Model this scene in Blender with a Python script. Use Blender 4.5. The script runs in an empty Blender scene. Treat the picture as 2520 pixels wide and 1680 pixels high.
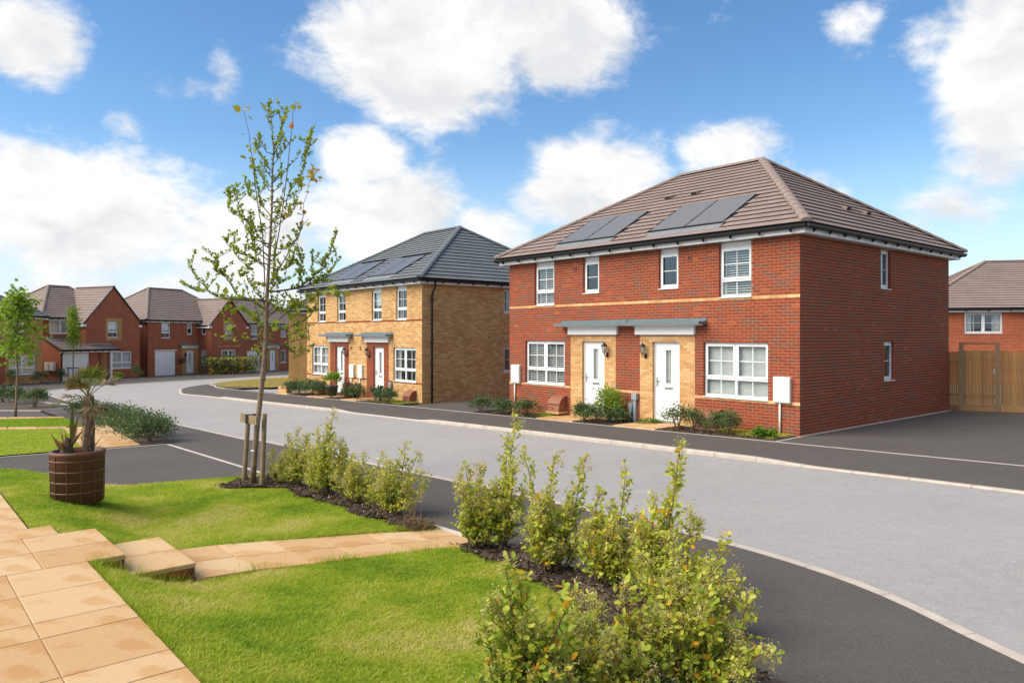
import bpy, math, random
import numpy as np
from mathutils import Vector, Matrix, Euler

sc = bpy.context.scene
col = sc.collection
R = math.radians
random.seed(7)
rng = np.random.default_rng(11)

# ------------------------------------------------------------------ camera
CAMH = 2.31
cam_d = bpy.data.cameras.new('camera')
cam = bpy.data.objects.new('camera', cam_d)
col.objects.link(cam)
cam.location = (0, 0, CAMH)
cam.rotation_euler = (R(90), 0, 0)
cam_d.sensor_width = 36
cam_d.lens = 36 * 1832 / 2520
cam_d.shift_y = -16.0 / 2520
cam_d.clip_end = 3000
sc.camera = cam

# ------------------------------------------------------------------ light
SUN_DIR = Vector((-0.88, -0.30, 0.88)).normalized()      # towards the sun
SUN_EL = math.asin(SUN_DIR.z)
SUN_AZ = math.atan2(SUN_DIR.x, SUN_DIR.y)
sun_d = bpy.data.lights.new('sun', 'SUN')
sun_d.energy = 3.0
sun_d.angle = R(55)
sun_d.color = (1.0, 0.91, 0.78)
sun = bpy.data.objects.new('sun', sun_d)
col.objects.link(sun)
sun.rotation_euler = (-SUN_DIR).to_track_quat('-Z', 'Y').to_euler()

sc.view_settings.view_transform = 'Standard'
sc.view_settings.look = 'None'
sc.view_settings.gamma = 1
sc.view_settings.use_curve_mapping = False
sc.view_settings.exposure = 0.98
sc.render.engine = 'CYCLES'
sc.cycles.use_denoising = True
sc.cycles.max_bounces = 4
sc.cycles.transparent_max_bounces = 8
sc.cycles.sample_clamp_indirect = 8

# ------------------------------------------------------------------ sky
world = bpy.data.worlds.new('World')
sc.world = world
world.use_nodes = True
WN = world.node_tree
WN.nodes.clear()
def wn(t, **k):
    n = WN.nodes.new(t)
    for a, b in k.items():
        setattr(n, a, b)
    return n
def wl(a, b):
    WN.links.new(a, b)
def wmath(op, a, b=None, c=None, clamp=False):
    n = wn('ShaderNodeMath', operation=op)
    n.use_clamp = clamp
    for i, q in enumerate((a, b, c)):
        if q is None:
            continue
        if isinstance(q, (int, float)):
            n.inputs[i].default_value = q
        else:
            wl(q, n.inputs[i])
    return n.outputs[0]
sky = wn('ShaderNodeTexSky', sky_type='NISHITA')
sky.sun_disc = False
sky.sun_elevation = SUN_EL
sky.sun_rotation = SUN_AZ
sky.altitude = 100
sky.air_density = 1.0
sky.dust_density = 0.15
sky.ozone_density = 1.6
tc = wn('ShaderNodeTexCoord')
sep = wn('ShaderNodeSeparateXYZ')
wl(tc.outputs['Generated'], sep.inputs[0])
az = wmath('ARCTAN2', sep.outputs[0], sep.outputs[1])
el = wmath('ARCSINE', sep.outputs[2])
cmb = wn('ShaderNodeCombineXYZ')
wl(az, cmb.inputs[0]); wl(el, cmb.inputs[1])
# (az deg, el deg, radius az, radius el, weight): cumulus banks; the last two rows are unseen, weighted up for neutral fill light
CLOUDS = [
    (-33.0, 18.2, 3.9, 3.4, .80), (-33.5, 22.5, 3.0, 3.5, .5), (-24.2, 17.0, 4.2, 1.6, .32), (-21.4, 18.4, 1.6, 3.0, .34),
    (-29.5, 8.5, 8.0, 5.2, .80), (-27.6, 13.0, 2.4, 2.6, .55), (-36, 10, 4, 4, .35),
    (-20.0, 6.5, 6.5, 4.0, .70), (-11.5, 13.1, 3.6, 2.6, .80), (-9.5, 8.6, 7.0, 4.0, .80), (-2.0, 7.5, 4.5, 3.0, .75),
    (-6.2, 20.3, 9.2, 5.0, .90), (-11.0, 19.6, 4.0, 3.6, .4), (2.4, 22.2, 6.2, 4.6, .85), (-4, 26, 9, 4, .5),
    (7.0, 11.5, 6.0, 4.2, .82), (15.5, 13.2, 4.0, 2.4, .62), (2.5, 10.2, 4.0, 2.6, .6), (8, 5, 8, 3, .5),
    (23.0, 10.2, 2.6, 2.0, .40), (27.5, 6.2, 2.2, 1.5, .45), (24.5, 20.8, 2.0, 2.0, .40), (26.5, 24, 3, 2.4, .5),
    (32.8, 15.5, 4.2, 7.0, .82), (30.0, 18.8, 3.0, 2.6, .46), (31.0, 9.5, 4.6, 2.8, .36), (37, 14, 4, 8, .5),
    (-12, 2, 30, 3.5, .55), (28, 2, 14, 3.0, .35),
    (62, 16, 18, 9, .75), (-62, 18, 16, 10, .75), (105, 22, 20, 10, .75), (-100, 24, 20, 11, .75), (145, 18, 18, 10, .75), (-140, 20, 20, 10, .75), (178, 26, 18, 10, .75),
    (0, 46, 24, 9, .7), (60, 54, 26, 11, .7), (-70, 50, 30, 11, .7), (130, 52, 30, 11, .7), (-140, 54, 30, 11, .7), (20, 72, 60, 10, .6),
]
acc = None
for (a_, e_, ra, re, w) in CLOUDS:
    vm = wn('ShaderNodeVectorMath', operation='MULTIPLY_ADD')
    wl(cmb.outputs[0], vm.inputs[0])
    sx, sy = 1 / R(ra), 1 / R(re)
    vm.inputs[1].default_value = (sx, sy, 0)
    vm.inputs[2].default_value = (-R(a_) * sx, -R(e_) * sy, 0)
    ln = wn('ShaderNodeVectorMath', operation='LENGTH')
    wl(vm.outputs[0], ln.inputs[0])
    mr = wn('ShaderNodeMapRange', interpolation_type='SMOOTHSTEP')
    wl(ln.outputs['Value'], mr.inputs[0])
    mr.inputs[1].default_value = 0.25
    mr.inputs[2].default_value = 1.45
    mr.inputs[3].default_value = w
    mr.inputs[4].default_value = 0
    acc = mr.outputs[0] if acc is None else wmath('MAXIMUM', acc, mr.outputs[0])
def wnoise(scale, detail, rough, dist=0.0, stretch=1.6):
    mp = wn('ShaderNodeMapping')
    mp.inputs['Scale'].default_value = (1, 1, stretch)
    wl(tc.outputs['Generated'], mp.inputs[0])
    nz = wn('ShaderNodeTexNoise')
    nz.inputs['Scale'].default_value = scale
    nz.inputs['Detail'].default_value = detail
    nz.inputs['Roughness'].default_value = rough
    nz.inputs['Distortion'].default_value = dist
    wl(mp.outputs[0], nz.inputs['Vector'])
    return nz.outputs['Fac']
n1 = wnoise(5.5, 5, .58, .45)
n2 = wnoise(24.0, 4, .66, .5)
d1 = wmath('MULTIPLY_ADD', wmath('SUBTRACT', n1, .5), 1.45, acc)
d2 = wmath('MULTIPLY_ADD', wmath('SUBTRACT', n2, .5), .55, d1)
mk = wn('ShaderNodeMapRange', interpolation_type='SMOOTHSTEP')
wl(d2, mk.inputs[0])
mk.inputs[1].default_value = .13
mk.inputs[2].default_value = .62
# blue of the air: saturate the physical sky a little
hs = wn('ShaderNodeHueSaturation')
hs.inputs['Saturation'].default_value = 1.22
hs.inputs['Value'].default_value = 0.60
wl(sky.outputs[0], hs.inputs['Color'])
# cloud tone: bright tops, soft grey bodies
n3 = wmath('MULTIPLY_ADD', wmath('SUBTRACT', n2, .5), .35, wnoise(8.0, 3, .55, .4))
cr = wn('ShaderNodeValToRGB')
cr.color_ramp.elements[0].position = .34; cr.color_ramp.elements[0].color = (2.75, 2.8, 2.88, 1)
cr.color_ramp.elements[1].position = .62; cr.color_ramp.elements[1].color = (3.6, 3.57, 3.5, 1)
wl(n3, cr.inputs[0])
hz = wn('ShaderNodeMapRange', interpolation_type='SMOOTHSTEP')
wl(el, hz.inputs[0])
hz.inputs[1].default_value = R(-2); hz.inputs[2].default_value = R(15); hz.inputs[3].default_value = .92; hz.inputs[4].default_value = 0
mixh = wn('ShaderNodeMix', data_type='RGBA')
wl(hz.outputs[0], mixh.inputs[0]); wl(hs.outputs[0], mixh.inputs[6])
mixh.inputs[7].default_value = (2.35, 2.95, 3.55, 1)
mixc = wn('ShaderNodeMix', data_type='RGBA')
wl(mk.outputs[0], mixc.inputs[0])
wl(mixh.outputs[2], mixc.inputs[6])
wl(cr.outputs[0], mixc.inputs[7])
bg = wn('ShaderNodeBackground')
bg.inputs['Strength'].default_value = 0.15
wl(mixc.outputs[2], bg.inputs['Color'])
world.cycles.sampling_method = 'MANUAL'
world.cycles.sample_map_resolution = 512
wo = wn('ShaderNodeOutputWorld')
wl(bg.outputs[0], wo.inputs[0])

# ------------------------------------------------------------------ helpers
def tag(o, label=None, cat=None, group=None, kind=None):
    if label: o['label'] = label
    if cat: o['category'] = cat
    if group: o['group'] = group
    if kind: o['kind'] = kind
    return o
def empty(name, loc=(0, 0, 0), rz=0.0, label=None, cat=None, group=None):
    o = bpy.data.objects.new(name, None)
    o.empty_display_size = .2
    col.objects.link(o)
    o.location = loc
    o.rotation_euler = (0, 0, rz)
    return tag(o, label, cat, group)
def link(name, me, parent=None, mat=None):
    o = bpy.data.objects.new(name, me)
    col.objects.link(o)
    if mat is not None and not me.materials:
        me.materials.append(mat)
    if parent is not None:
        o.parent = parent
    return o
def np_mesh(name, v, f, mat, tone=None, smooth=False):
    """v (N,3), f (M,k) equal sized faces"""
    v = np.asarray(v, dtype=np.float32); f = np.asarray(f, dtype=np.int32)
    me = bpy.data.meshes.new(name)
    k = f.shape[1]
    me.vertices.add(len(v)); me.vertices.foreach_set('co', v.ravel())
    me.loops.add(f.size); me.loops.foreach_set('vertex_index', f.ravel())
    me.polygons.add(len(f))
    me.polygons.foreach_set('loop_start', np.arange(0, f.size, k, dtype=np.int32))
    me.polygons.foreach_set('loop_total', np.full(len(f), k, dtype=np.int32))
    if smooth:
        me.polygons.foreach_set('use_smooth', np.ones(len(f), dtype=bool))
    if tone is not None:
        at = me.attributes.new('tone', 'FLOAT', 'FACE')
        at.data.foreach_set('value', np.asarray(tone, dtype=np.float32))
    me.update(calc_edges=True)
    me.validate()
    if mat is not None:
        me.materials.append(mat)
    return me
class MB:
    def __init__(s):
        s.v = []; s.f = []; s.t = []
    def face(s, pts, tone=.5):
        n = len(s.v); s.v += [tuple(p) for p in pts]
        s.f.append(tuple(range(n, n + len(pts)))); s.t.append(tone)
        return s
    def box(s, x0, x1, y0, y1, z0, z1, tone=.5, bottom=True, back=True):
        n = len(s.v)
        s.v += [(x0, y0, z0), (x1, y0, z0), (x1, y1, z0), (x0, y1, z0), (x0, y0, z1), (x1, y0, z1), (x1, y1, z1), (x0, y1, z1)]
        fs = [(0, 1, 5, 4), (1, 2, 6, 5), (3, 0, 4, 7), (4, 5, 6, 7)]
        if back: fs.append((2, 3, 7, 6))
        if bottom: fs.append((0, 3, 2, 1))
        for q in fs:
            s.f.append(tuple(n + i for i in q)); s.t.append(tone)
        return s
    def prism(s, poly, axis, a, b, tone=.5):
        """extrude a 2-D polygon along axis ('x': poly is (y,z); 'y': (x,z); 'z': (x,y))"""
        def P(p, c):
            return {'x': (c, p[0], p[1]), 'y': (p[0], c, p[1]), 'z': (p[0], p[1], c)}[axis]
        n = len(s.v); m = len(poly)
        s.v += [P(p, a) for p in poly] + [P(p, b) for p in poly]
        s.f.append(tuple(n + i for i in range(m))[::-1]); s.t.append(tone)
        s.f.append(tuple(n + m + i for i in range(m))); s.t.append(tone)
        for i in range(m):
            j = (i + 1) % m
            s.f.append((n + i, n + j, n + m + j, n + m + i)); s.t.append(tone)
        return s
    def tube(s, pts, rad, n=8, caps=True, tone=.5):
        pts = [Vector(p) for p in pts]
        if not hasattr(rad, '__len__'): rad = [rad] * len(pts)
        base = len(s.v); prev = None
        for i, p in enumerate(pts):
            d = (pts[min(i + 1, len(pts) - 1)] - pts[max(i - 1, 0)])
            d = d.normalized() if d.length > 1e-9 else Vector((0, 0, 1))
            if prev is None:
                a = d.orthogonal().normalized()
            else:
                a = (prev - d * prev.dot(d)); a = a.normalized() if a.length > 1e-6 else d.orthogonal().normalized()
            prev = a; b = d.cross(a)
            for k in range(n):
                t = 2 * math.pi * k / n
                s.v.append(tuple(p + (a * math.cos(t) + b * math.sin(t)) * rad[i]))
        for i in range(len(pts) - 1):
            for k in range(n):
                k2 = (k + 1) % n
                s.f.append((base + i * n + k, base + i * n + k2, base + (i + 1) * n + k2, base + (i + 1) * n + k)); s.t.append(tone)
        if caps:
            s.f.append(tuple(base + k for k in range(n))[::-1]); s.t.append(tone)
            e = base + (len(pts) - 1) * n
            s.f.append(tuple(e + k for k in range(n))); s.t.append(tone)
        return s
    def lathe(s, prof, n=32, c=(0, 0), tone=.5):
        base = len(s.v)
        for (r, z) in prof:
            for k in range(n):
                t = 2 * math.pi * k / n
                s.v.append((c[0] + r * math.cos(t), c[1] + r * math.sin(t), z))
        for i in range(len(prof) - 1):
            for k in range(n):
                k2 = (k + 1) % n
                s.f.append((base + i * n + k, base + i * n + k2, base + (i + 1) * n + k2, base + (i + 1) * n + k)); s.t.append(tone)
        return s
    def mesh(s, name, mat, smooth=False, tones=False):
        me = bpy.data.meshes.new(name)
        me.from_pydata(s.v, [], s.f)
        if smooth:
            me.polygons.foreach_set('use_smooth', np.ones(len(s.f), dtype=bool))
        if tones:
            at = me.attributes.new('tone', 'FLOAT', 'FACE')
            at.data.foreach_set('value', np.asarray(s.t, dtype=np.float32))
        me.update()
        if mat is not None: me.materials.append(mat)
        return me
    def build(s, name, mat, parent=None, smooth=False, tones=False, kind=None):
        o = link(name, s.mesh(name, mat, smooth, tones), parent)
        if kind: o['kind'] = kind
        return o

# ------------------------------------------------------------------ materials
def new_mat(name):
    m = bpy.data.materials.new(name); m.use_nodes = True
    nt = m.node_tree; b = nt.nodes['Principled BSDF']
    return m, nt, b
def ramp(nt, fac, stops, interp='LINEAR'):
    r = nt.nodes.new('ShaderNodeValToRGB'); r.color_ramp.interpolation = interp
    el_ = r.color_ramp.elements
    while len(el_) < len(stops): el_.new(.5)
    for e, (p, c) in zip(el_, stops):
        e.position = p; e.color = (*c, 1)
    if fac is not None: nt.links.new(fac, r.inputs[0])
    return r.outputs[0]
def noise(nt, scale, detail=4, rough=.55, coord='Object', stretch=None, dist=0):
    t = nt.nodes.new('ShaderNodeTexCoord'); v = t.outputs[coord]
    if stretch:
        mp = nt.nodes.new('ShaderNodeMapping'); mp.inputs['Scale'].default_value = stretch
        nt.links.new(v, mp.inputs[0]); v = mp.outputs[0]
    n = nt.nodes.new('ShaderNodeTexNoise')
    n.inputs['Scale'].default_value = scale; n.inputs['Detail'].default_value = detail
    n.inputs['Roughness'].default_value = rough; n.inputs['Distortion'].default_value = dist
    nt.links.new(v, n.inputs['Vector'])
    return n.outputs['Fac']
def mixc_(nt, fac, a, b, mode='MIX'):
    m = nt.nodes.new('ShaderNodeMix'); m.data_type = 'RGBA'; m.blend_type = mode
    for i, q in ((0, fac), (6, a), (7, b)):
        if hasattr(q, 'is_linked'): nt.links.new(q, m.inputs[i])
        elif isinstance(q, (int, float)): m.inputs[i].default_value = q
        else: m.inputs[i].default_value = (*q, 1)
    return m.outputs[2]
def bump(nt, b, h, strength=.3, dist=.01):
    n = nt.nodes.new('ShaderNodeBump'); n.inputs['Strength'].default_value = strength; n.inputs['Distance'].default_value = dist
    nt.links.new(h, n.inputs['Height']); nt.links.new(n.outputs[0], b.inputs['Normal'])
def plain(name, c, rough=.5, var=.12, scale=6, bmp=0, bscale=60, metal=0, spec=.4, coord='Object'):
    m, nt, b = new_mat(name)
    lo = tuple(x * (1 - var) for x in c); hi = tuple(min(1, x * (1 + var)) for x in c)
    nt.links.new(ramp(nt, noise(nt, scale, 5, .6, coord), [(.3, lo), (.7, hi)]), b.inputs['Base Color'])
    b.inputs['Roughness'].default_value = rough; b.inputs['Metallic'].default_value = metal
    b.inputs['Specular IOR Level'].default_value = spec
    if bmp: bump(nt, b, noise(nt, bscale, 3, .6, coord), bmp, .004)
    return m
def tone_attr(nt):
    a = nt.nodes.new('ShaderNodeAttribute'); a.attribute_name = 'tone'; a.attribute_type = 'GEOMETRY'
    return a.outputs['Fac']
def toned(name, stops, rough=.8, scale=25, var=.35, spec=.25, bmp=.25, bscale=120):
    m, nt, b = new_mat(name)
    base = ramp(nt, tone_attr(nt), stops)
    g = ramp(nt, noise(nt, scale, 5, .65), [(.25, (1 - var,) * 3), (.75, (1 + var * .6,) * 3)])
    ge = nt.nodes.new('ShaderNodeNewGeometry'); ln = nt.nodes.new('ShaderNodeTexNoise'); ln.inputs['Scale'].default_value = .8; ln.inputs['Detail'].default_value = 5
    nt.links.new(ge.outputs['Position'], ln.inputs['Vector'])
    wz = ramp(nt, ln.outputs['Fac'], [(.32, (.93, .93, .92)), (.68, (1.05, 1.05, 1.05))])
    g = mixc_(nt, 1.0, g, wz, 'MULTIPLY')
    nt.links.new(mixc_(nt, 1.0, base, g, 'MULTIPLY'), b.inputs['Base Color'])
    b.inputs['Roughness'].default_value = rough; b.inputs['Specular IOR Level'].default_value = spec
    if bmp: bump(nt, b, noise(nt, bscale, 3, .6), bmp, .003)
    return m
def leafmat(name, stops, trans=.35, rough=.5):
    m, nt, b = new_mat(name)
    c = ramp(nt, tone_attr(nt), stops)
    nt.links.new(c, b.inputs['Base Color']); b.inputs['Roughness'].default_value = rough
    b.inputs['Specular IOR Level'].default_value = .35
    tr = nt.nodes.new('ShaderNodeBsdfTranslucent'); nt.links.new(c, tr.inputs['Color'])
    mx = nt.nodes.new('ShaderNodeMixShader'); mx.inputs[0].default_value = trans
    nt.links.new(b.outputs[0], mx.inputs[1]); nt.links.new(tr.outputs[0], mx.inputs[2])
    nt.links.new(mx.outputs[0], nt.nodes['Material Output'].inputs[0])
    return m
def brickmat(name, c1, c2, mortar):
    """far brickwork whose courses are too small to pick apart"""
    m, nt, b = new_mat(name)
    t = nt.nodes.new('ShaderNodeTexCoord'); s = nt.nodes.new('ShaderNodeSeparateXYZ'); nt.links.new(t.outputs['Object'], s.inputs[0])
    ad = nt.nodes.new('ShaderNodeMath'); nt.links.new(s.outputs[0], ad.inputs[0]); nt.links.new(s.outputs[1], ad.inputs[1])
    c = nt.nodes.new('ShaderNodeCombineXYZ'); nt.links.new(ad.outputs[0], c.inputs[0]); nt.links.new(s.outputs[2], c.inputs[1])
    br = nt.nodes.new('ShaderNodeTexBrick'); nt.links.new(c.outputs[0], br.inputs['Vector'])
    br.inputs['Color1'].default_value = (*c1, 1); br.inputs['Color2'].default_value = (*c2, 1); br.inputs['Mortar'].default_value = (*mortar, 1)
    br.inputs['Scale'].default_value = 1; br.inputs['Brick Width'].default_value = .225; br.inputs['Row Height'].default_value = .075
    br.inputs['Mortar Size'].default_value = .009; br.inputs['Mortar Smooth'].default_value = .2; br.inputs['Bias'].default_value = -.1
    g = ramp(nt, noise(nt, 1.3, 5, .65), [(.25, (.8,) * 3), (.75, (1.15,) * 3)])
    nt.links.new(mixc_(nt, 1.0, br.outputs['Color'], g, 'MULTIPLY'), b.inputs['Base Color'])
    b.inputs['Roughness'].default_value = .85; b.inputs['Specular IOR Level'].default_value = .2
    iv = nt.nodes.new('ShaderNodeMath'); iv.operation = 'SUBTRACT'; iv.inputs[0].default_value = 1; nt.links.new(br.outputs['Fac'], iv.inputs[1])
    bump(nt, b, iv.outputs[0], .5, .008)
    return m
RED_STOPS = [(0, (.175, .076, .050)), (.16, (.205, .072, .042)), (.2, (.225, .052, .025)), (.55, (.268, .057, .025)), (.85, (.31, .069, .028)), (1, (.37, .098, .040))]
YEL_STOPS = [(0, (.50, .275, .105)), (.4, (.59, .34, .138)), (.8, (.66, .41, .178)), (1, (.71, .475, .23))]
M = {}
M['brick_red'] = toned('red_brick', RED_STOPS, .85, 30, .32)
M['brick_yellow'] = toned('buff_brick', YEL_STOPS, .85, 22, .30)
M['mortar_red'] = plain('mortar_pinkish', (.50, .255, .15), .95, .15, 12)
M['mortar_yellow'] = plain('mortar_brown', (.29, .165, .078), .95, .15, 12)
M['far_red'] = brickmat('far_red_brick', (.345, .080, .034), (.26, .064, .034), (.46, .22, .13))
M['far_orange'] = brickmat('far_orange_brick', (.40, .085, .032), (.31, .062, .028), (.50, .23, .13))
M['far_yellow'] = brickmat('far_buff_brick', (.58, .33, .12), (.50, .275, .10), (.30, .165, .075))
M['tile_brown'] = toned('brown_concrete_tile', [(0, (.225, .168, .146)), (.5, (.25, .188, .164)), (1, (.275, .208, .182))], .8, 9, .10, .3, .2, 220)
M['tile_grey'] = toned('slate_grey_tile', [(0, (.122, .136, .143)), (.5, (.138, .153, .160)), (1, (.155, .17, .177))], .7, 9, .10, .35, .2, 220)
M['ridge_brown'] = plain('brown_ridge_tile', (.245, .182, .158), .8, .15, 10, .15, 200)
M['ridge_grey'] = plain('grey_ridge_tile', (.125, .14, .153), .7, .15, 10, .15, 200)
M['dark_under'] = plain('roof_underlay', (.03, .028, .027), .9)
M['white'] = plain('white_upvc', (.78, .78, .77), .35, .03, 3, 0, 60, 0, .5)
M['cream_grp'] = plain('cream_meter_box', (.74, .72, .64), .45, .04, 4)
M['black'] = plain('black_plastic', (.014, .015, .017), .4, .2, 8)
M['grey_canopy'] = plain('blue_grey_canopy', (.135, .175, .19), .45, .08, 4)
M['terracotta'] = plain('terracotta_grp', (.24, .085, .042), .6, .15, 6, .1)
M['vent_red'] = plain('terracotta_vent', (.27, .06, .03), .7)
M['grey_plastic'] = plain('grey_plastic', (.30, .34, .37), .5, .1, 5)
M['steel'] = plain('brushed_steel', (.45, .43, .4), .35, .1, 20, 0, 60, .9)
M['slat'] = plain('white_blind', (.74, .74, .72), .6, .04, 3)
M['curtain'] = plain('pale_curtain', (.55, .54, .51), .9, .12, 8)
M['solar'] = plain('solar_glass', (.115, .112, .11), .34, .1, 2, 0, 60, 0, 1.0)
M['room'] = plain('dim_room', (.16, .15, .14), .9, .2, 2)
M['wood'] = plain('tree_stake_wood', (.235, .165, .095), .8, .25, 14, .3, 80)
M['concrete'] = plain('pale_kerb_concrete', (.46, .40, .335), .9, .14, 5, .25, 140)
M['edging'] = plain('pale_edging_concrete', (.50, .45, .39), .9, .14, 5, .2, 140)
M['bark'] = plain('young_bark', (.21, .145, .095), .85, .35, 16, .5, 60)
M['twig'] = plain('dark_twig', (.075, .05, .035), .85, .3, 20, .3, 90)
M['shoot'] = plain('purple_shoot', (.16, .075, .062), .7, .25, 20)
M['stem'] = plain('shrub_stem', (.16, .10, .055), .85, .3, 20)
M['palm_bark'] = plain('palm_fibre', (.115, .08, .055), .95, .45, 22, .8, 70)
M['soil'] = plain('bed_soil', (.075, .052, .037), .95, .4, 14, .6, 50)
M['chip'] = toned('bark_chip', [(0, (.03, .02, .014)), (.5, (.085, .055, .037)), (.85, (.16, .11, .075)), (1, (.34, .26, .18))], .9, 30, .3)
def glassmat():
    m, nt, b = new_mat('window_glass')
    gl = nt.nodes.new('ShaderNodeBsdfGlossy'); gl.inputs['Roughness'].default_value = .02; gl.inputs['Color'].default_value = (.9, .95, 1, 1)
    tr = nt.nodes.new('ShaderNodeBsdfTransparent'); tr.inputs['Color'].default_value = (.82, .86, .85, 1)
    lw = nt.nodes.new('ShaderNodeLayerWeight'); lw.inputs[0].default_value = .5
    pw = nt.nodes.new('ShaderNodeMath'); pw.operation = 'POWER'; nt.links.new(lw.outputs['Facing'], pw.inputs[0]); pw.inputs[1].default_value = 4
    fr = nt.nodes.new('ShaderNodeMath'); fr.operation = 'MULTIPLY_ADD'; nt.links.new(pw.outputs[0], fr.inputs[0]); fr.inputs[1].default_value = .85; fr.inputs[2].default_value = .13
    mx = nt.nodes.new('ShaderNodeMixShader')
    nt.links.new(fr.outputs[0], mx.inputs[0]); nt.links.new(tr.outputs[0], mx.inputs[1]); nt.links.new(gl.outputs[0], mx.inputs[2])
    nt.links.new(mx.outputs[0], nt.nodes['Material Output'].inputs[0])
    return m
M['glass'] = glassmat()
def tarmac(name, c, grain, patch):
    m, nt, b = new_mat(name)
    a = ramp(nt, noise(nt, 130, 4, .75), [(.30, tuple(x * (1 - grain) for x in c)), (.70, tuple(x * (1 + grain) for x in c))])
    p = ramp(nt, noise(nt, .55, 6, .6), [(.3, (1 - patch,) * 3), (.7, (1 + patch,) * 3)])
    p2 = ramp(nt, noise(nt, 7, 4, .6), [(.3, (.95,) * 3), (.7, (1.05,) * 3)])
    p3 = ramp(nt, noise(nt, 38, 3, .7), [(.3, (1 - grain * .38,) * 3), (.7, (1 + grain * .38,) * 3)])
    base = mixc_(nt, 1.0, mixc_(nt, 1.0, mixc_(nt, 1.0, a, p, 'MULTIPLY'), p2, 'MULTIPLY'), p3, 'MULTIPLY')
    sp = ramp(nt, noise(nt, 60, 1, .5), [(.735, (0, 0, 0)), (.76, (1, 1, 1))])       # stray pale chippings
    wear = ramp(nt, noise(nt, .9, 5, .6, 'Object', None, 1.2), [(.58, (0, 0, 0)), (.72, (.35, .35, .35))])
    base = mixc_(nt, wear, base, tuple(x * 1.28 for x in c))
    nt.links.new(mixc_(nt, sp, base, tuple(min(1, x * 1.9) for x in c)), b.inputs['Base Color'])
    b.inputs['Roughness'].default_value = .88; b.inputs['Specular IOR Level'].default_value = .25
    bump(nt, b, noise(nt, 240, 2, .6), .5, .006)
    return m
M['road'] = tarmac('grey_road_asphalt', (.318, .302, .290), .32, .05)
M['tarmac'] = tarmac('dark_tarmac', (.092, .081, .072), .45, .10)
M['ground'] = tarmac('gravelly_ground', (.16, .14, .11), .35, .2)
def slabmat():
    m, nt, b = new_mat('buff_paving_slab')
    oi = nt.nodes.new('ShaderNodeObjectInfo')
    base = ramp(nt, oi.outputs['Random'], [(0, (.46, .275, .12)), (.5, (.51, .325, .155)), (1, (.55, .38, .205))])
    n1_ = noise(nt, 1.9, 5, .5, 'Object', None, .1)
    st = ramp(nt, n1_, [(.515, (1.04, 1.06, 1.10)), (.55, (.95, .86, .76))])
    g = ramp(nt, noise(nt, 70, 5, .75), [(.3, (.88,) * 3), (.7, (1.08,) * 3)])
    nt.links.new(mixc_(nt, 1.0, mixc_(nt, 1.0, base, st, 'MULTIPLY'), g, 'MULTIPLY'), b.inputs['Base Color'])
    b.inputs['Roughness'].default_value = .85; b.inputs['Specular IOR Level'].default_value = .3
    bump(nt, b, noise(nt, 26, 4, .6), .25, .006)
    return m
M['slab'] = slabmat()
M['joint'] = plain('sandy_joint', (.40, .28, .15), .95, .2, 10)
def grassbase(name, stops):
    m, nt, b = new_mat(name)
    nt.links.new(ramp(nt, noise(nt, 2.2, 6, .65), stops), b.inputs['Base Color'])
    b.inputs['Roughness'].default_value = .9; b.inputs['Specular IOR Level'].default_value = .1
    bump(nt, b, noise(nt, 160, 3, .6), .6, .01)
    return m
M['turf'] = grassbase('lawn_turf', [(.3, (.17, .24, .016)), (.5, (.25, .29, .028)), (.72, (.33, .31, .07))])
M['dry_turf'] = grassbase('dry_verge_turf', [(.3, (.17, .15, .045)), (.5, (.24, .20, .065)), (.72, (.30, .25, .095))])
M['blade'] = leafmat('grass_blade', [(0, (.15, .28, .012)), (.4, (.32, .44, .022)), (.7, (.50, .52, .05)), (1, (.66, .57, .22))], .5, .6)
M['leaf_lime'] = leafmat('lime_shrub_leaf', [(0, (.08, .18, .03)), (.35, (.21, .33, .035)), (.62, (.43, .50, .05)), (.86, (.62, .60, .09)), (.92, (.80, .48, .02)), (1, (.78, .30, .02))], .42)
M['leaf_dark'] = leafmat('evergreen_leaf', [(0, (.03, .07, .024)), (.5, (.075, .135, .042)), (.85, (.15, .20, .06)), (.95, (.24, .21, .07)), (1, (.55, .38, .03))], .28)
M['leaf_bright'] = leafmat('bright_green_leaf', [(0, (.09, .19, .014)), (.5, (.22, .36, .02)), (1, (.40, .48, .04))], .45)
M['leaf_maple'] = leafmat('maple_leaf', [(0, (.09, .18, .016)), (.5, (.21, .34, .025)), (.8, (.36, .46, .035)), (1, (.48, .54, .06))], .5)
M['leaf_autumn'] = leafmat('autumn_maple_leaf', [(0, (.16, .24, .02)), (.45, (.36, .38, .035)), (.7, (.55, .38, .03)), (1, (.50, .17, .05))], .45)
M['bud'] = leafmat('unfolding_leaf_bud', [(0, (.16, .25, .015)), (.5, (.34, .43, .025)), (1, (.55, .58, .05))], .55)
M['flower_tan'] = leafmat('tan_flower_head', [(0, (.36, .30, .11)), (.5, (.56, .49, .17)), (1, (.70, .62, .27))], .4)
M['flower_yellow'] = leafmat('yellow_flower', [(0, (.55, .42, .03)), (1, (.75, .60, .10))], .3)
M['palm_leaf'] = leafmat('palm_frond', [(0, (.05, .08, .015)), (.5, (.13, .16, .025)), (.8, (.26, .20, .06)), (1, (.20, .115, .06))], .3)
M['dry'] = leafmat('dry_stalk', [(0, (.13, .085, .035)), (1, (.34, .24, .11))], .3)
M['straw'] = leafmat('straw_grass', [(0, (.30, .30, .05)), (.5, (.46, .38, .10)), (1, (.56, .46, .18))], .4)
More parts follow.
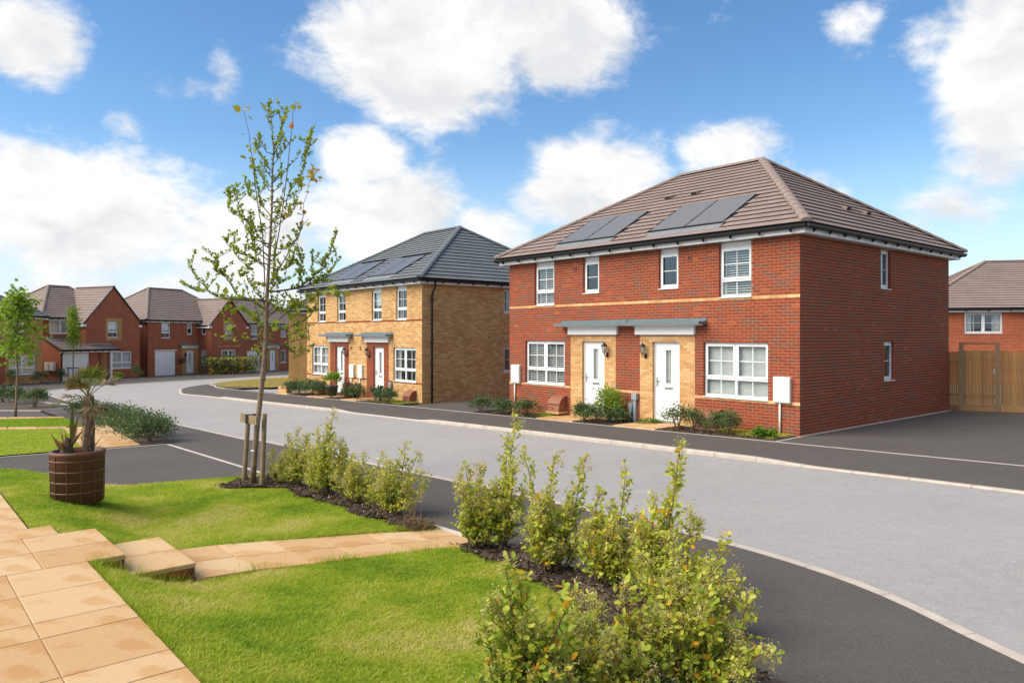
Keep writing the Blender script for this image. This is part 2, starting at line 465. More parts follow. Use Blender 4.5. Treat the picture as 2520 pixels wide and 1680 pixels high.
# ------------------------------------------------------------------ the ground: one gently falling plane, street frame (q across, r along)
KS = .0203
UX, UY = -.6505, .7594
VX, VY = .7594, .6505
P0 = (-3.68, 6.46)
def T(x, y):
    return .17484 + .013206 * x - .015417 * y
def W(q, r):
    return (P0[0] + q * VX + r * UX, P0[1] + q * VY + r * UY)
def flat(name, poly, dz, mat, kind='structure', thick=0.0, parent=None):
    """polygon sheet (world xy) lying dz above the falling plane"""
    mb = MB()
    top = [(x, y, T(x, y) + dz) for x, y in poly]
    mb.face(top)
    if thick:
        bot = [(x, y, z - thick) for x, y, z in top]
        for i in range(len(top)):
            j = (i + 1) % len(top)
            mb.face([top[i], bot[i], bot[j], top[j]])
    o = mb.build(name, mat, parent)
    # make sure the sheet faces up
    me = o.data
    if me.polygons[0].normal.z < 0:
        me.flip_normals()
    if kind and parent is None: o['kind'] = kind
    return o
ROAD_DZ = -.085
flat('ground', [(-500, -260), (500, -260), (500, 900), (-500, 900)], -.16, M['ground'])
road_poly = [W(5.2, -9), W(5.2, 60), (-30, 47), (-30, 66), (-10, 90), (10, 90), (2, 60), W(11.6, 40), W(12, -12)]
flat('road', [W(1.8, -12), W(3.6, -6.5), W(4.9, -3.5), W(5.0, 30), W(4.2, 39), (-29, 46), (-29.5, 66), (-18, 84), (4, 84), (-8, 58), (-14, 44), W(11.8, 20), W(11.8, -5), W(10.5, -14)], ROAD_DZ, M['road'])

def arc_pts(c, r0, a0, a1, n):
    return [(c[0] + r0 * math.cos(R(a0 + (a1 - a0) * i / n)), c[1] + r0 * math.sin(R(a0 + (a1 - a0) * i / n))) for i in range(n + 1)]
def smooth_line(pts, step=.45):
    """Catmull-Rom through pts, resampled"""
    P = [Vector((p[0], p[1], 0)) for p in pts]
    out = []
    for i in range(len(P) - 1):
        p0 = P[max(i - 1, 0)]; p1 = P[i]; p2 = P[i + 1]; p3 = P[min(i + 2, len(P) - 1)]
        n = max(2, int((p2 - p1).length / step))
        for k in range(n):
            t = k / n
            out.append(.5 * ((2 * p1) + (p2 - p0) * t + (2 * p0 - 5 * p1 + 4 * p2 - p3) * t * t + (3 * p1 - p0 - 3 * p2 + p3) * t ** 3))
    out.append(P[-1])
    return out
def offset_line(pts, d):
    """offset to the left of travel by d"""
    out = []
    for i, p in enumerate(pts):
        t = pts[min(i + 1, len(pts) - 1)] - pts[max(i - 1, 0)]
        t = t.normalized()
        out.append(p + Vector((-t.y, t.x, 0)) * d)
    return out
def ramp01(x, a, b):
    t = max(0, min(1, (x - a) / (b - a)))
    return t * t * (3 - 2 * t)

FAR_KERB = [W(9.9, -14), W(10.8, -8), W(11.12, -4), W(11.12, 0), W(11.1, 7.5), W(10.95, 17), W(10.75, 24), W(10.68, 29.5), W(10.5, 32.5), (-18.0, 40.3), (-18.75, 41.9), (-19.4, 43.7), (-19.85, 45.9), (-20.0, 48.6), (-19.8, 51.4), (-18.9, 54.6), (-17.0, 58.6), (-14.0, 64.5), (-9.5, 72)]
NEAR_KERB = [W(2.9, -9.5), W(3.6, -7.6), W(4.5, -5.75), W(5.08, -4.75), W(5.4, -3.9), W(5.62, -2.7), W(5.72, -.7), W(5.7, 2.7), W(5.62, 6.5), W(5.58, 10.5), W(5.52, 16.5), W(5.4, 24), W(5.3, 31.3), (-23.4, 37.9), (-24.8, 39.7), (-25.9, 41.4), (-26.8, 43.2), (-27.3, 46.0), (-26.9, 49.0), (-25.9, 52.0), (-23.9, 56.2), (-19.3, 64.2), (-15.5, 71), (-9, 82)]
def r_of(p):
    return (p.x - P0[0]) * UX + (p.y - P0[1]) * UY
def far_up(p):           # kerb top relative to the footway plane
    r = r_of(p)
    if p.x < -17.3: return -.055
    drop = 0
    drop = max(drop, 1 - ramp01(r, -1.0, .6))
    drop = max(drop, ramp01(r, 10.9, 11.7) * (1 - ramp01(r, 15.6, 16.8)))
    drop = max(drop, ramp01(r, 27.2, 27.8))
    return -.055 * drop + .004
def near_up(p):
    r = r_of(p)
    if p.x < -17.3: return -.055
    drop = ramp01(r, 9.9, 10.9) * (1 - ramp01(r, 16.8, 17.6))
    return -.055 * drop + .004
KW = .125
def make_kerb(name, line, upf, side):
    """side +1: footway lies to the left of travel"""
    pts = smooth_line(line, .3)
    back = offset_line(pts, side * KW)
    # bedding strip below the stones, then every stone is a child
    root = bpy.data.objects.new(name, None)
    mb = MB()
    for i in range(len(pts) - 1):
        a, b, c, d = pts[i], pts[i + 1], back[i + 1], back[i]
        mb.face([(p.x, p.y, T(p.x, p.y) + ROAD_DZ + .006) for p in (a, b, c, d)])
    root = mb.build(name, M['joint'])
    root['kind'] = 'structure'
    # walk along in 0.9 m stones
    cum = [0]
    for i in range(1, len(pts)): cum.append(cum[-1] + (pts[i] - pts[i - 1]).length)
    def at(arr, s):
        s = max(0, min(cum[-1], s))
        j = int(np.searchsorted(cum, s)); j = max(1, min(len(cum) - 1, j))
        t = (s - cum[j - 1]) / max(1e-6, cum[j] - cum[j - 1])
        return arr[j - 1].lerp(arr[j], t)
    s = 0; L = .9
    while s < cum[-1] - .1:
        e = min(s + L - .008, cum[-1])
        mb = MB(); N = 3
        for k in range(N):
            s0 = s + (e - s) * k / N; s1 = s + (e - s) * (k + 1) / N
            A, B, Cc, D = at(pts, s0), at(pts, s1), at(back, s1), at(back, s0)
            def P(p, dz): return (p.x, p.y, T(p.x, p.y) + dz)
            ua, ub = upf(A), upf(B)
            def inset(p, q, f=.16): return p.lerp(q, f)
            lo = ROAD_DZ - .03
            # battered face with a rounded arris
            mb.face([P(A, lo), P(B, lo), P(inset(B, Cc, .05), ub - .022), P(inset(A, D, .05), ua - .022)])
            mb.face([P(inset(A, D, .05), ua - .022), P(inset(B, Cc, .05), ub - .022), P(inset(B, Cc), ub), P(inset(A, D), ua)])
            mb.face([P(inset(A, D), ua), P(inset(B, Cc), ub), P(Cc, ub), P(D, ua)])
            mb.face([P(Cc, ub), P(Cc, lo), P(D, lo), P(D, ua)])
            if k == 0: mb.face([P(A, lo), P(inset(A, D, .05), ua - .022), P(inset(A, D), ua), P(D, ua), P(D, lo)])
            if k == N - 1: mb.face([P(B, lo), P(Cc, lo), P(Cc, ub), P(inset(B, Cc), ub), P(inset(B, Cc, .05), ub - .022)])
        me = mb.mesh('kerb_stone', M['concrete'])
        link('kerb_stone', me, root)
        s += L
    return pts, back
fk, fkb = make_kerb('kerb', FAR_KERB, far_up, -1)
nk, nkb = make_kerb('kerb', NEAR_KERB, near_up, 1)

def pavement(name, back, side, upf, poly_rest, w=.75):
    """strip that dips to the kerb + flat remainder, one mesh"""
    mb = MB()
    inner = offset_line(back, side * w)
    for i in range(len(back) - 1):
        a, b, c, d = back[i], back[i + 1], inner[i + 1], inner[i]
        def z(p, dz): return (p.x, p.y, T(p.x, p.y) + dz)
        ua, ub = upf(a) - .003, upf(b) - .003
        f = [z(a, ua), z(b, ub), z(c, 0), z(d, 0)]
        if side < 0: f = f[::-1]
        mb.face(f)
    for poly in poly_rest(inner):
        mb.face([(x, y, T(x, y)) for x, y in poly])
    o = mb.build(name, M['tarmac'])
    for p in o.data.polygons:
        if p.normal.z < 0: p.flip()
    o['kind'] = 'structure'
    return o
def far_rest(inner):
    L = [(p.x, p.y) for p in inner if p.x > -17.5 and r_of(p) < 33]
    E1 = [(p.x, p.y) for p in inner if not (p.x > -17.5 and r_of(p) < 33)]
    return [L + [L[-1], W(13.6, 34.0), W(13.6, 16.2), W(26, 16.2), W(26, -14), W(14, -16)],
            [L[-1]] + E1 + [(-6, 70), (-8.5, 58), (-10.5, 44), W(13.6, 34.0)]]
pavement('pavement', fkb, -1, far_up, far_rest)
def near_rest(inner):
    L = [(p.x, p.y) for p in inner if r_of(p) < 33 and p.x > -22]
    E1 = [(p.x, p.y) for p in inner if not (r_of(p) < 33 and p.x > -22)]
    # footway up to the property line, the drive, and the tarmac round the head of the street
    line = [W(.2, -9.5), W(2.5, -5.7), W(2.9, -4.8), W(3.4, -3.5), W(3.62, -2.2), W(3.7, -1.2), W(3.7, 5.2)]
    return [L + [W(3.2, 36), W(3.1, 19), W(3.7, 16), W(3.7, 10.8), W(-3, 11.8), W(-3, 7.1)] + line[::-1],
            [L[-1]] + E1 + [(-20, 85), (-40, 75), (-48, 50), (-40, 22), W(-8, 24.4), W(1.8, 21.6), W(3.3, 20.6), W(3.2, 36)]]
pavement('pavement', nkb, 1, near_up, near_rest)
# forecourts by the houses at the head of the street carry the same tarmac, already in the sheet

# pale edging strips flush with the tarmac
def edging(line, w=.05, dz=.006):
    pts = [Vector((p[0], p[1], 0)) for p in line]
    a = offset_line(pts, w / 2); b = offset_line(pts, -w / 2)
    mb = MB()
    for i in range(len(pts) - 1):
        f = [(p.x, p.y, T(p.x, p.y) + dz) for p in (b[i], b[i + 1], a[i + 1], a[i])]
        mb.face(f)
        for k0, k1 in ((b, 0), (a, 1)):
            q = [(k0[i].x, k0[i].y), (k0[i + 1].x, k0[i + 1].y)]
            mb.face([(q[0][0], q[0][1], T(*q[0]) + dz), (q[0][0], q[0][1], T(*q[0]) - .05), (q[1][0], q[1][1], T(*q[1]) - .05), (q[1][0], q[1][1], T(*q[1]) + dz)])
    o = mb.build('edging', M['edging'])
    o['kind'] = 'structure'
    return o
edging([W(13.35, -14), W(13.38, 0), W(13.38, 1.2)])
edging([W(13.38, 1.2), W(13.35, 12.2), W(13.33, 20), W(13.33, 34.2)])
edging([W(14.58, 1.25), W(13.41, 1.22)], .05, .008)
edging([W(14.62, 1.27), W(23.6, 1.27)], .06, .012)
edging([W(3.7, 5.25), W(3.7, 10.75)], .06)
edging([W(3.7, 10.8), W(.55, 11.15), W(-3, 11.75)], .06)
edging([W(3.7, 5.2), W(3.25, 5.14), W(0, 6.08), W(-3, 6.95)], .05)
edging([W(3.7, 5.1), W(3.7, -1.2), W(3.62, -2.2), W(3.4, -3.5), W(2.9, -4.8), W(2.5, -5.7), W(.2, -9.5)], .05)
edging([(-17.76, 44.6), (-18.9, 46.6), (-19.25, 48.9), (-19.25, 50.6), (-18.6, 53.5), (-17.2, 56.7)], .12, .02)
edging([W(13.33, 34.2), (-17.2, 43.2), (-17.76, 44.6)], .1, .02)

# ------------------------------------------------------------------ lawns
PQ = [.30, .3001, .86, 1.40, 1.90, 2.37, 2.88, 3.30, 3.70]
PF = [1.2, 1.03, .97, .875, .68, .475, .287, .08, -.10]
PN = [0.0, -.15, -.15, -.235, -.39, -.526, -.66, -.82, -.95]
def path_far(q): return float(np.interp(q, PQ, PF))
def path_near(q): return float(np.interp(q, PQ, PN))
def garden_z(q, r):
    x, y = W(q, r)
    if r < .5 * (path_far(q) + path_near(q)):
        k = ramp01(-r, .3, 2.3)
        t = ramp01(q, -.12, .80 + .6 * k)
    else:
        t = ramp01(q, -.1, 1.1 + .6 * ramp01(r, 2.0, 3.5))
    t0 = T(x, y) + .022
    if q > .8: t0 -= .028 * math.exp(-((r - path_near(q)) / .22) ** 2)
    return .325 * (1 - t) + t0 * t
def sheet(name, qs, rs, zf, mat, keep=None):
    v = []; idx = {}
    f = []
    for i, q in enumerate(qs):
        for j, r in enumerate(rs):
            x, y = W(q, r); idx[i, j] = len(v); v.append((x, y, zf(q, r)))
    for i in range(len(qs) - 1):
        for j in range(len(rs) - 1):
            qm, rm = (qs[i] + qs[i + 1]) / 2, (rs[j] + rs[j + 1]) / 2
            if keep is None or keep(qm, rm):
                f.append((idx[i, j], idx[i + 1, j], idx[i + 1, j + 1], idx[i, j + 1]))
    me = np_mesh(name, v, f, mat, smooth=True)
    return link(name, me)
def bed_q(r):            # lawn / bed boundary of the near garden
    return float(np.interp(-r, [0, 1, 2, 2.6, 3.4, 4.0, 4.5, 6], [3.38, 3.28, 3.2, 3.08, 2.8, 1.9, 1.2, .6])) + .05 * math.sin(r * 6) + .03 * math.sin(r * 17)
def back_q(r):           # property line
    if r > -1.2: return 3.68
    return float(np.interp(-r, [1.2, 2.2, 3.5, 4.8, 5.7, 9.5], [3.68, 3.6, 3.38, 2.88, 2.48, .2]))
def drive_r(q):          # far limit of the upper lawn
    return 6.08 - .285 * q - .02
def bed1_q(r):
    base = 3.30 + .05 * math.sin(r * 4.1) + .03 * math.sin(r * 13)
    return base - .62 * math.exp(-((r - 4.25) / .42) ** 2)
def lawn_keep(q, r):
    if r < path_near(q): return 0 <= q < bed_q(r)
    if r > path_far(q): return (q > -.2 if r > 1.2 else q > .3) and r < drive_r(q) and (q < bed1_q(r) or r > 4.75)
    return False
def lerpz(q, r):
    z = garden_z(q, r)
    if q > .25 and path_near(q) - .02 < r < path_far(q) + .02:      # turf tucks under the slabs
        return min(z, .0 if q > .84 else .1)
    return z
lawn = sheet('lawn', np.arange(-.2, 3.71, .07), np.arange(-6.0, 6.3, .05), lerpz, M['turf'], lambda q, r: (r < path_near(q) + .12 and (0 <= q < back_q(r))) or (r > path_far(q) - .12 and (q > -.2 if r > 1.1 else q > .3) and r < drive_r(q) and q < 3.66))
lawn['kind'] = 'structure'

def blades(name, pts, hmin, hmax, wid, tone_fn, mat, lean=.5, label=None, cat=None):
    """pts (N,3) roots -> one bent blade each"""
    n = len(pts)
    a = rng.uniform(0, 2 * np.pi, n); h = rng.uniform(hmin, hmax, n)
    ln = rng.normal(0, lean, (n, 2)) * h[:, None]
    w = wid * rng.uniform(.7, 1.3, n)
    dx = np.cos(a) * w; dy = np.sin(a) * w
    v = np.empty((n, 3, 3))
    v[:, 0] = pts; v[:, 0, 0] -= dx; v[:, 0, 1] -= dy
    v[:, 1] = pts; v[:, 1, 0] += dx; v[:, 1, 1] += dy
    v[:, 2] = pts; v[:, 2, 0] += ln[:, 0]; v[:, 2, 1] += ln[:, 1]; v[:, 2, 2] += h
    f = np.arange(3 * n).reshape(n, 3)
    me = np_mesh(name, v.reshape(-1, 3), f, mat, tone_fn(pts))
    o = link(name, me)
    tag(o, label, cat, None, 'stuff')
    return o
def value_noise(x, y, s, seed):
    g = np.random.default_rng(seed).random((64, 64))
    xs, ys = x / s, y / s
    xi, yi = np.floor(xs).astype(int), np.floor(ys).astype(int)
    fx, fy = xs - xi, ys - yi
    fx = fx * fx * (3 - 2 * fx); fy = fy * fy * (3 - 2 * fy)
    a = g[xi % 64, yi % 64]; b = g[(xi + 1) % 64, yi % 64]; c = g[xi % 64, (yi + 1) % 64]; d = g[(xi + 1) % 64, (yi + 1) % 64]
    return (a * (1 - fx) + b * fx) * (1 - fy) + (c * (1 - fx) + d * fx) * fy
def grass_tone(pts):
    x, y = pts[:, 0], pts[:, 1]
    n = .5 * value_noise(x, y, .9, 1) + .3 * value_noise(x, y, .33, 2) + .2 * value_noise(x, y, .1, 3)
    return np.clip(.52 + (n - .5) * 1.6 + rng.normal(0, .14, len(x)), 0, 1)
N = 360000
q = rng.uniform(-.2, 3.6, N); r = rng.uniform(-4.6, 6.2, N)
k = np.array([lawn_keep(a, b) for a, b in zip(q, r)])
# thin the far half, where a blade is far below a pixel
k &= (r < 1.0) | (rng.random(N) < .62)
q, r = q[k], r[k]
z = np.array([garden_z(a, b) for a, b in zip(q, r)])
pts = np.stack([P0[0] + q * VX + r * UX, P0[1] + q * VY + r * UY, z], 1)
blades('grass', pts, .012, .032, .0036, grass_tone, M['blade'], 1.15, 'short mown green grass of the near garden lawns', 'grass')
# rough taller tufts along the paving edges
tp = []
for i in range(3600):
    c = random.random()
    if c < .35: q_, r_ = random.uniform(.0, .06), -random.random() * 4
    elif c < .8: q_ = random.uniform(.02, 3.2); r_ = path_near(q_) - abs(random.gauss(0, .03))
    else: q_ = random.uniform(.3, 3.2); r_ = path_far(q_) + abs(random.gauss(0, .02))
    cl = value_noise(np.array([q_ + 9]), np.array([r_ + 9]), .22, 5)[0]
    if random.random() < cl ** 2 * 1.6:
        x, y = W(q_, r_); tp.append((x, y, garden_z(q_, r_)))
tp = np.array(tp)
blades('grass_tuft', tp, .05, .13, .0026, lambda p: np.clip(rng.normal(.4, .18, len(p)), 0, 1), M['blade'], .5, 'longer grass tufts along the edges of the paving', 'grass')

# neighbour's front lawns on the left and the dry verge at the bend
def poly_grass(name, poly, dz, mat, n, hmin, hmax, wid, tone, label, bm='blade'):
    o = flat(name, poly, dz, mat)
    P = np.array(poly); lo, hi = P.min(0), P.max(0)
    x = rng.uniform(lo[0], hi[0], n); y = rng.uniform(lo[1], hi[1], n)
    ins = np.zeros(n, bool); j = len(poly) - 1
    for i in range(len(poly)):
        xi, yi = poly[i]; xj, yj = poly[j]
        c = ((yi > y) != (yj > y)) & (x < (xj - xi) * (y - yi) / (yj - yi + 1e-12) + xi)
        ins ^= c; j = i
    x, y = x[ins], y[ins]
    z = .17484 + .013206 * x - .015417 * y + dz
    blades('grass', np.stack([x, y, z], 1), hmin, hmax, wid, tone, M[bm], 1.0, label, 'grass')
    return o
flat('garden_soil', [W(3.68, 10.86), W(-3, 11.6), W(-3, 24), W(1.8, 21.4), W(3.3, 20.4), W(3.2, 19)], .004, M['soil'])
poly_grass('lawn', [W(2.02, 11.05), W(2.57, 16.25), W(1.2, 17.45), W(-3, 21.2), W(-3, 11.6)], .03, M['turf'], 60000, .02, .045, .006, lambda p: np.clip(rng.normal(.42, .15, len(p)), 0, 1), 'short green grass of the neighbouring lawn beside the drive')
poly_grass('lawn', [W(3.15, 16.9), W(3.2, 20.2), W(1.75, 21.2), W(-3, 25.2), W(-3, 22.2), W(1.35, 18.2), W(2.7, 17.0)], .03, M['turf'], 50000, .02, .045, .006, lambda p: np.clip(rng.normal(.25, .15, len(p)), 0, 1), 'bright green grass strip between two buff paths')
poly_grass('verge', [(-16.9, 43.0), (-17.66, 44.6), (-18.8, 46.6), (-19.1, 48.9), (-19.1, 50.6), (-18.5, 53.4), (-17.1, 56.6), (-12, 66), (-9, 60), (-12.2, 47), (-13.4, 41.5)], .022, M['dry_turf'], 60000, .03, .07, .012, lambda p: np.clip(rng.normal(.6, .25, len(p)), 0, 1), 'dry straw coloured grass verge at the road bend', 'straw')

# ------------------------------------------------------------------ paving
def slab_mesh(name, pts, z, th, parent, bev=.006):
    """one slab: world xy quad, top at z(list) , thickness"""
    c = (sum(p[0] for p in pts) / len(pts), sum(p[1] for p in pts) / len(pts))
    zz = z if hasattr(z, '__len__') else [z] * len(pts)
    mb = MB()
    top = [(p[0] + (c[0] - p[0]) * .012 - c[0], p[1] + (c[1] - p[1]) * .012 - c[1], a) for p, a in zip(pts, zz)]
    mid = [(p[0] - c[0], p[1] - c[1], a - bev) for p, a in zip(pts, zz)]
    bot = [(p[0] - c[0], p[1] - c[1], a - th) for p, a in zip(pts, zz)]
    mb.face(top)
    n = len(pts)
    for i in range(n):
        j = (i + 1) % n
        mb.face([mid[i], mid[j], top[j], top[i]]); mb.face([bot[i], bot[j], mid[j], mid[i]])
    me = mb.mesh(name, M['slab'])
    if me.polygons[0].normal.z < 0: me.flip_normals()
    o = link(name, me, parent)
    o.location = (c[0], c[1], 0)
    return o
G_ = .004
def slab_qr(q0, q1, r0, r1, z, parent, th=.04):
    z4 = z if hasattr(z, '__len__') else (z,) * 4
    return slab_mesh('slab', [W(q0 + G_, r0 + G_), W(q1 - G_, r0 + G_), W(q1 - G_, r1 - G_), W(q0 + G_, r1 - G_)], z4, th, parent)
ZP = .35
# raised patio: brick upstand + slabs
mb = MB()
def qr_box(mb, q0, q1, r0, r1, z0, z1):
    c = [W(q0, r0), W(q1, r0), W(q1, r1), W(q0, r1)]
    n = len(mb.v)
    mb.v += [(x, y, z0) for x, y in c] + [(x, y, z1) for x, y in c]
    for f in ((0, 1, 5, 4), (1, 2, 6, 5), (2, 3, 7, 6), (3, 0, 4, 7), (4, 5, 6, 7)):
        mb.f.append(tuple(n + i for i in f)); mb.t.append(.5)
qr_box(mb, -6, -.03, -9, -.0, -.2, ZP - .009)
qr_box(mb, -6, .27, .01, 1.19, -.2, ZP - .010)
qr_box(mb, -6, -.24, 1.2, 9, -.2, ZP - .011)
patio = mb.build('patio', M['joint'])
patio['kind'] = 'structure'
rows = [0, -.67, -1.35, -1.67, -2.38, -2.70, -3.37, -4.05]
for i in range(len(rows) - 1):
    off = 0
    qs = [0.0, -.59, -1.19, -1.79, -2.39, -2.99, -3.6]
    for j in range(len(qs) - 1):
        slab_qr(qs[j + 1], qs[j], rows[i + 1], rows[i], ZP + random.uniform(-.001, .001), patio)
for (q0, q1) in ((-.33, .30), (-.93, -.33), (-1.53, -.93), (-2.13, -1.53), (-2.73, -2.13)):
    slab_qr(q0, q1, 0, .6, ZP, patio); slab_qr(q0, q1, .6, 1.2, ZP, patio)
# walkway going on along the house front
slab_qr(-.82, -.02, 1.2, 1.62, ZP, patio)
for j, (q0, q1) in enumerate(((-.82, -.22), (-1.42, -.82), (-2.02, -1.42), (-2.62, -2.02))):
    rr = 1.62
    while rr < 5.4:
        if not (j == 0 and rr < 1.0): slab_qr(q0, q1, rr, rr + .6, ZP, patio)
        rr += .6
    if j: slab_qr(q0, q1, 1.2, 1.62, ZP, patio)
# steps
step = MB(); qr_box(step, .30, .83, -.135, 1.015, -.1, .2 - .010)
steps = step.build('garden_step', M['joint'])
steps['kind'] = 'structure'
slab_qr(.30, .86, -.15, .44, .2, steps); slab_qr(.30, .86, .44, 1.03, .2, steps)
# brick risers under the slab noses (each brick its own piece)
def riser_brick(q0, q1, r0, r1, z0, z1, parent):
    c = [W(q0, r0), W(q1, r0), W(q1, r1), W(q0, r1)]
    m_ = MB(); cx = sum(p[0] for p in c) / 4; cy = sum(p[1] for p in c) / 4
    n = 0
    m_.v += [(x - cx, y - cy, z0) for x, y in c] + [(x - cx, y - cy, z1) for x, y in c]
    for f in ((0, 1, 5, 4), (1, 2, 6, 5), (2, 3, 7, 6), (3, 0, 4, 7), (4, 5, 6, 7)):
        m_.f.append(f); m_.t.append(random.uniform(.1, .5))
    o = link('brick', m_.mesh('brick', M['brick_red'], False, True), parent)
    o.location = (cx, cy, 0)
for (qf, zt, par, ra, rb) in ((.28, .308, patio, 0, 1.2), (.84, .158, steps, -.15, 1.03)):
    rr = ra + .015
    while rr < rb - .04:
        riser_brick(qf - .1, qf + .012, rr, min(rr + .215, rb - .015), zt - .11, zt - .004, par); rr += .225
    qq = qf - .02 - .215
    for t in range(2):
        riser_brick(qq, qq + .205, ra - .006, ra + .09, zt - .11, zt - .004, par); qq -= .225
# buff path from the steps to the footway
def pz(q): return .055 + (.02 - .055) * (q - .86) / 2.8
qs = [.862, 1.40, 1.90, 2.37, 2.88, 3.30, 3.67]
pb = MB()
for i in range(len(qs) - 1):
    a_, b_ = qs[i], qs[i + 1]
    c = [(a_, path_near(a_) + .03), (b_, path_near(b_) + .03), (b_, path_far(b_) - .03), (a_, path_far(a_) - .03)]
    pb.face([(*W(*p), pz(p[0]) - .012) for p in c])
path = pb.build('path', M['joint']); path['kind'] = 'structure'
for i in range(len(qs) - 1):
    a_, b_ = qs[i] + G_, qs[i + 1] - G_
    cut = (.5, .5, .5, .5, .44, .58)[i]
    for (c0, c1) in ((0, cut - .004), (cut + .004, 1)):
        L_ = lambda q, c: path_near(q) + (path_far(q) - path_near(q)) * c
        pts_ = [W(a_, L_(a_, c0)), W(b_, L_(b_, c0)), W(b_, L_(b_, c1)), W(a_, L_(a_, c1))]
        slab_mesh('slab', pts_, [pz(a_), pz(b_), pz(b_), pz(a_)], .04, path)
# neighbour's paths on the left
p2 = flat('path', [W(2.05, 11.0), W(3.15, 10.9), W(3.68, 16.75), W(2.6, 16.6)], .012, M['joint'])
for i in range(7):
    t0, t1 = i / 7, (i + 1) / 7 - .004
    for (c0, c1) in ((0, .497), (.503, 1)):
        def pp(c, t):
            a_ = W(2.05 + .55 * t, 11.02 + 5.6 * t); b_ = W(3.15 + .53 * t, 10.92 + 5.85 * t)
            return (a_[0] + (b_[0] - a_[0]) * c, a_[1] + (b_[1] - a_[1]) * c)
        o_ = [pp(c0, t0), pp(c1, t0), pp(c1, t1), pp(c0, t1)]
        slab_mesh('slab', o_, [T(*p) + .035 for p in o_], .03, p2)
flat('planting_bed', [W(3.18, 10.95), W(3.86, 10.95), W(4.4, 16.7), W(4.6, 24.5), W(3.9, 24.5), W(3.72, 16.8)], .014, M['soil'])
p3 = flat('path', [W(2.66, 16.4), W(2.7, 17.0), W(1.3, 18.15), W(-3, 22.1), W(-3, 21.3), W(1.2, 17.5)], .014, M['joint'])
def strip_slabs(a0, a1, b0, b1, n, par):
    for i in range(n):
        t0, t1 = i / n, (i + 1) / n - .006
        f = lambda p, q_, t: (p[0] + (q_[0] - p[0]) * t, p[1] + (q_[1] - p[1]) * t)
        o_ = [f(a0, a1, t0), f(a0, a1, t1), f(b0, b1, t1), f(b0, b1, t0)]
        slab_mesh('slab', o_, [T(*p) + .035 for p in o_], .03, par)
strip_slabs(W(2.66, 16.35), W(-3, 21.35), W(2.72, 17.0), W(-3, 22.1), 9, p3)
p4 = flat('path', [W(3.25, 20.2), W(3.3, 20.9), W(1.8, 21.95), W(-3, 26.2), W(-3, 25.3), W(1.75, 21.25)], .014, M['joint'])
strip_slabs(W(3.25, 20.25), W(-3, 25.3), W(3.3, 20.95), W(-3, 26.2), 9, p4)
# paths to the four front doors over the road, level slabs
def door_path(q0, q1, r0, r1):
    p_ = flat('path', [W(q0, r0), W(q1, r0), W(q1, r1), W(q0, r1)], .014, M['joint'])
    n = max(1, round((q1 - q0) / .6)); m_ = max(1, round((r1 - r0) / .6))
    for i in range(n):
        for j in range(m_):
            a, b = q0 + (q1 - q0) * i / n, q0 + (q1 - q0) * (i + 1) / n - .012
            c, d = r0 + (r1 - r0) * j / m_, r0 + (r1 - r0) * (j + 1) / m_ - .012
            o_ = [W(a, c), W(b, c), W(b, d), W(a, d)]
            slab_mesh('slab', o_, [T(*p) + .034 for p in o_], .03, p_)
door_path(13.40, 14.58, 4.5, 5.9); door_path(13.40, 14.58, 7.4, 8.9)
door_path(13.38, 14.62, 19.7, 21.0); door_path(13.38, 14.62, 22.6, 24.2); door_path(13.38, 14.62, 26.3, 27.6)
# planting strips in front of both semis
def soil_strip(r0, r1, q0=13.42, q1=14.58):
    o = flat('planting_bed', [W(q0, r0), W(q1, r0), W(q1, r1), W(q0, r1)], .01, M['soil'])
for a, b in ((1.35, 4.48), (5.92, 7.38), (8.92, 12.0)): soil_strip(a, b)
for a, b in ((16.7, 19.68), (21.02, 22.58), (24.22, 26.28)): soil_strip(a, b, 13.4, 14.64)
# small front grass patches
poly_grass('lawn', [W(13.6, 1.45), W(14.56, 1.45), W(14.56, 3.3), W(13.9, 3.1)], .02, M['dry_turf'], 5000, .03, .08, .005, lambda p: np.clip(rng.normal(.6, .25, len(p)), 0, 1), 'scruffy grass patch at the foot of the red brick corner')
poly_grass('lawn', [W(13.9, 8.95), W(14.56, 8.95), W(14.56, 9.9), W(14.0, 9.8)], .02, M['turf'], 2500, .03, .06, .006, lambda p: np.clip(rng.normal(.45, .2, len(p)), 0, 1), 'little grass patch beside the brown gas box of the red house')
poly_grass('lawn', [W(13.6, 16.9), W(14.6, 16.9), W(14.6, 19.4), W(13.7, 19.2)], .02, M['turf'], 6000, .03, .06, .007, lambda p: np.clip(rng.normal(.4, .2, len(p)), 0, 1), 'green grass patch in front of the yellow brick corner')
# beds of the near garden (soil sheets) -- wood chips come with the planting
b1 = sheet('planting_bed', np.arange(2.5, 3.67, .06), np.arange(-.1, 4.86, .06), lambda q, r: garden_z(q, r) + .026 + .018 * math.sin(q * 9) * math.sin(r * 7), M['soil'], lambda q, r: q > bed1_q(r) and r < 4.8 and r < drive_r(q) and r > path_far(q))
b1['kind'] = 'structure'
b2 = sheet('planting_bed', np.arange(.4, 3.75, .06), np.arange(-6, -.6, .06), lambda q, r: garden_z(q, r) + .026 + .018 * math.sin(q * 9) * math.sin(r * 7), M['soil'], lambda q, r: bed_q(r) < q < back_q(r) and r < path_near(q))
b2['kind'] = 'structure'
b3 = flat('planting_bed', [(-24.5, 34.6), (-20.3, 31.8), (-18.2, 30.2), (-17.0, 28.4), (-17.2, 27.3), (-19.0, 27.6), (-22, 29.2), (-26, 32)], .02, M['soil'])
edging([(-26, 32), (-22, 29.2), (-19.0, 27.6), (-17.2, 27.2), (-16.9, 28.4), (-18.1, 30.3), (-20.2, 31.9)], .08, .03)
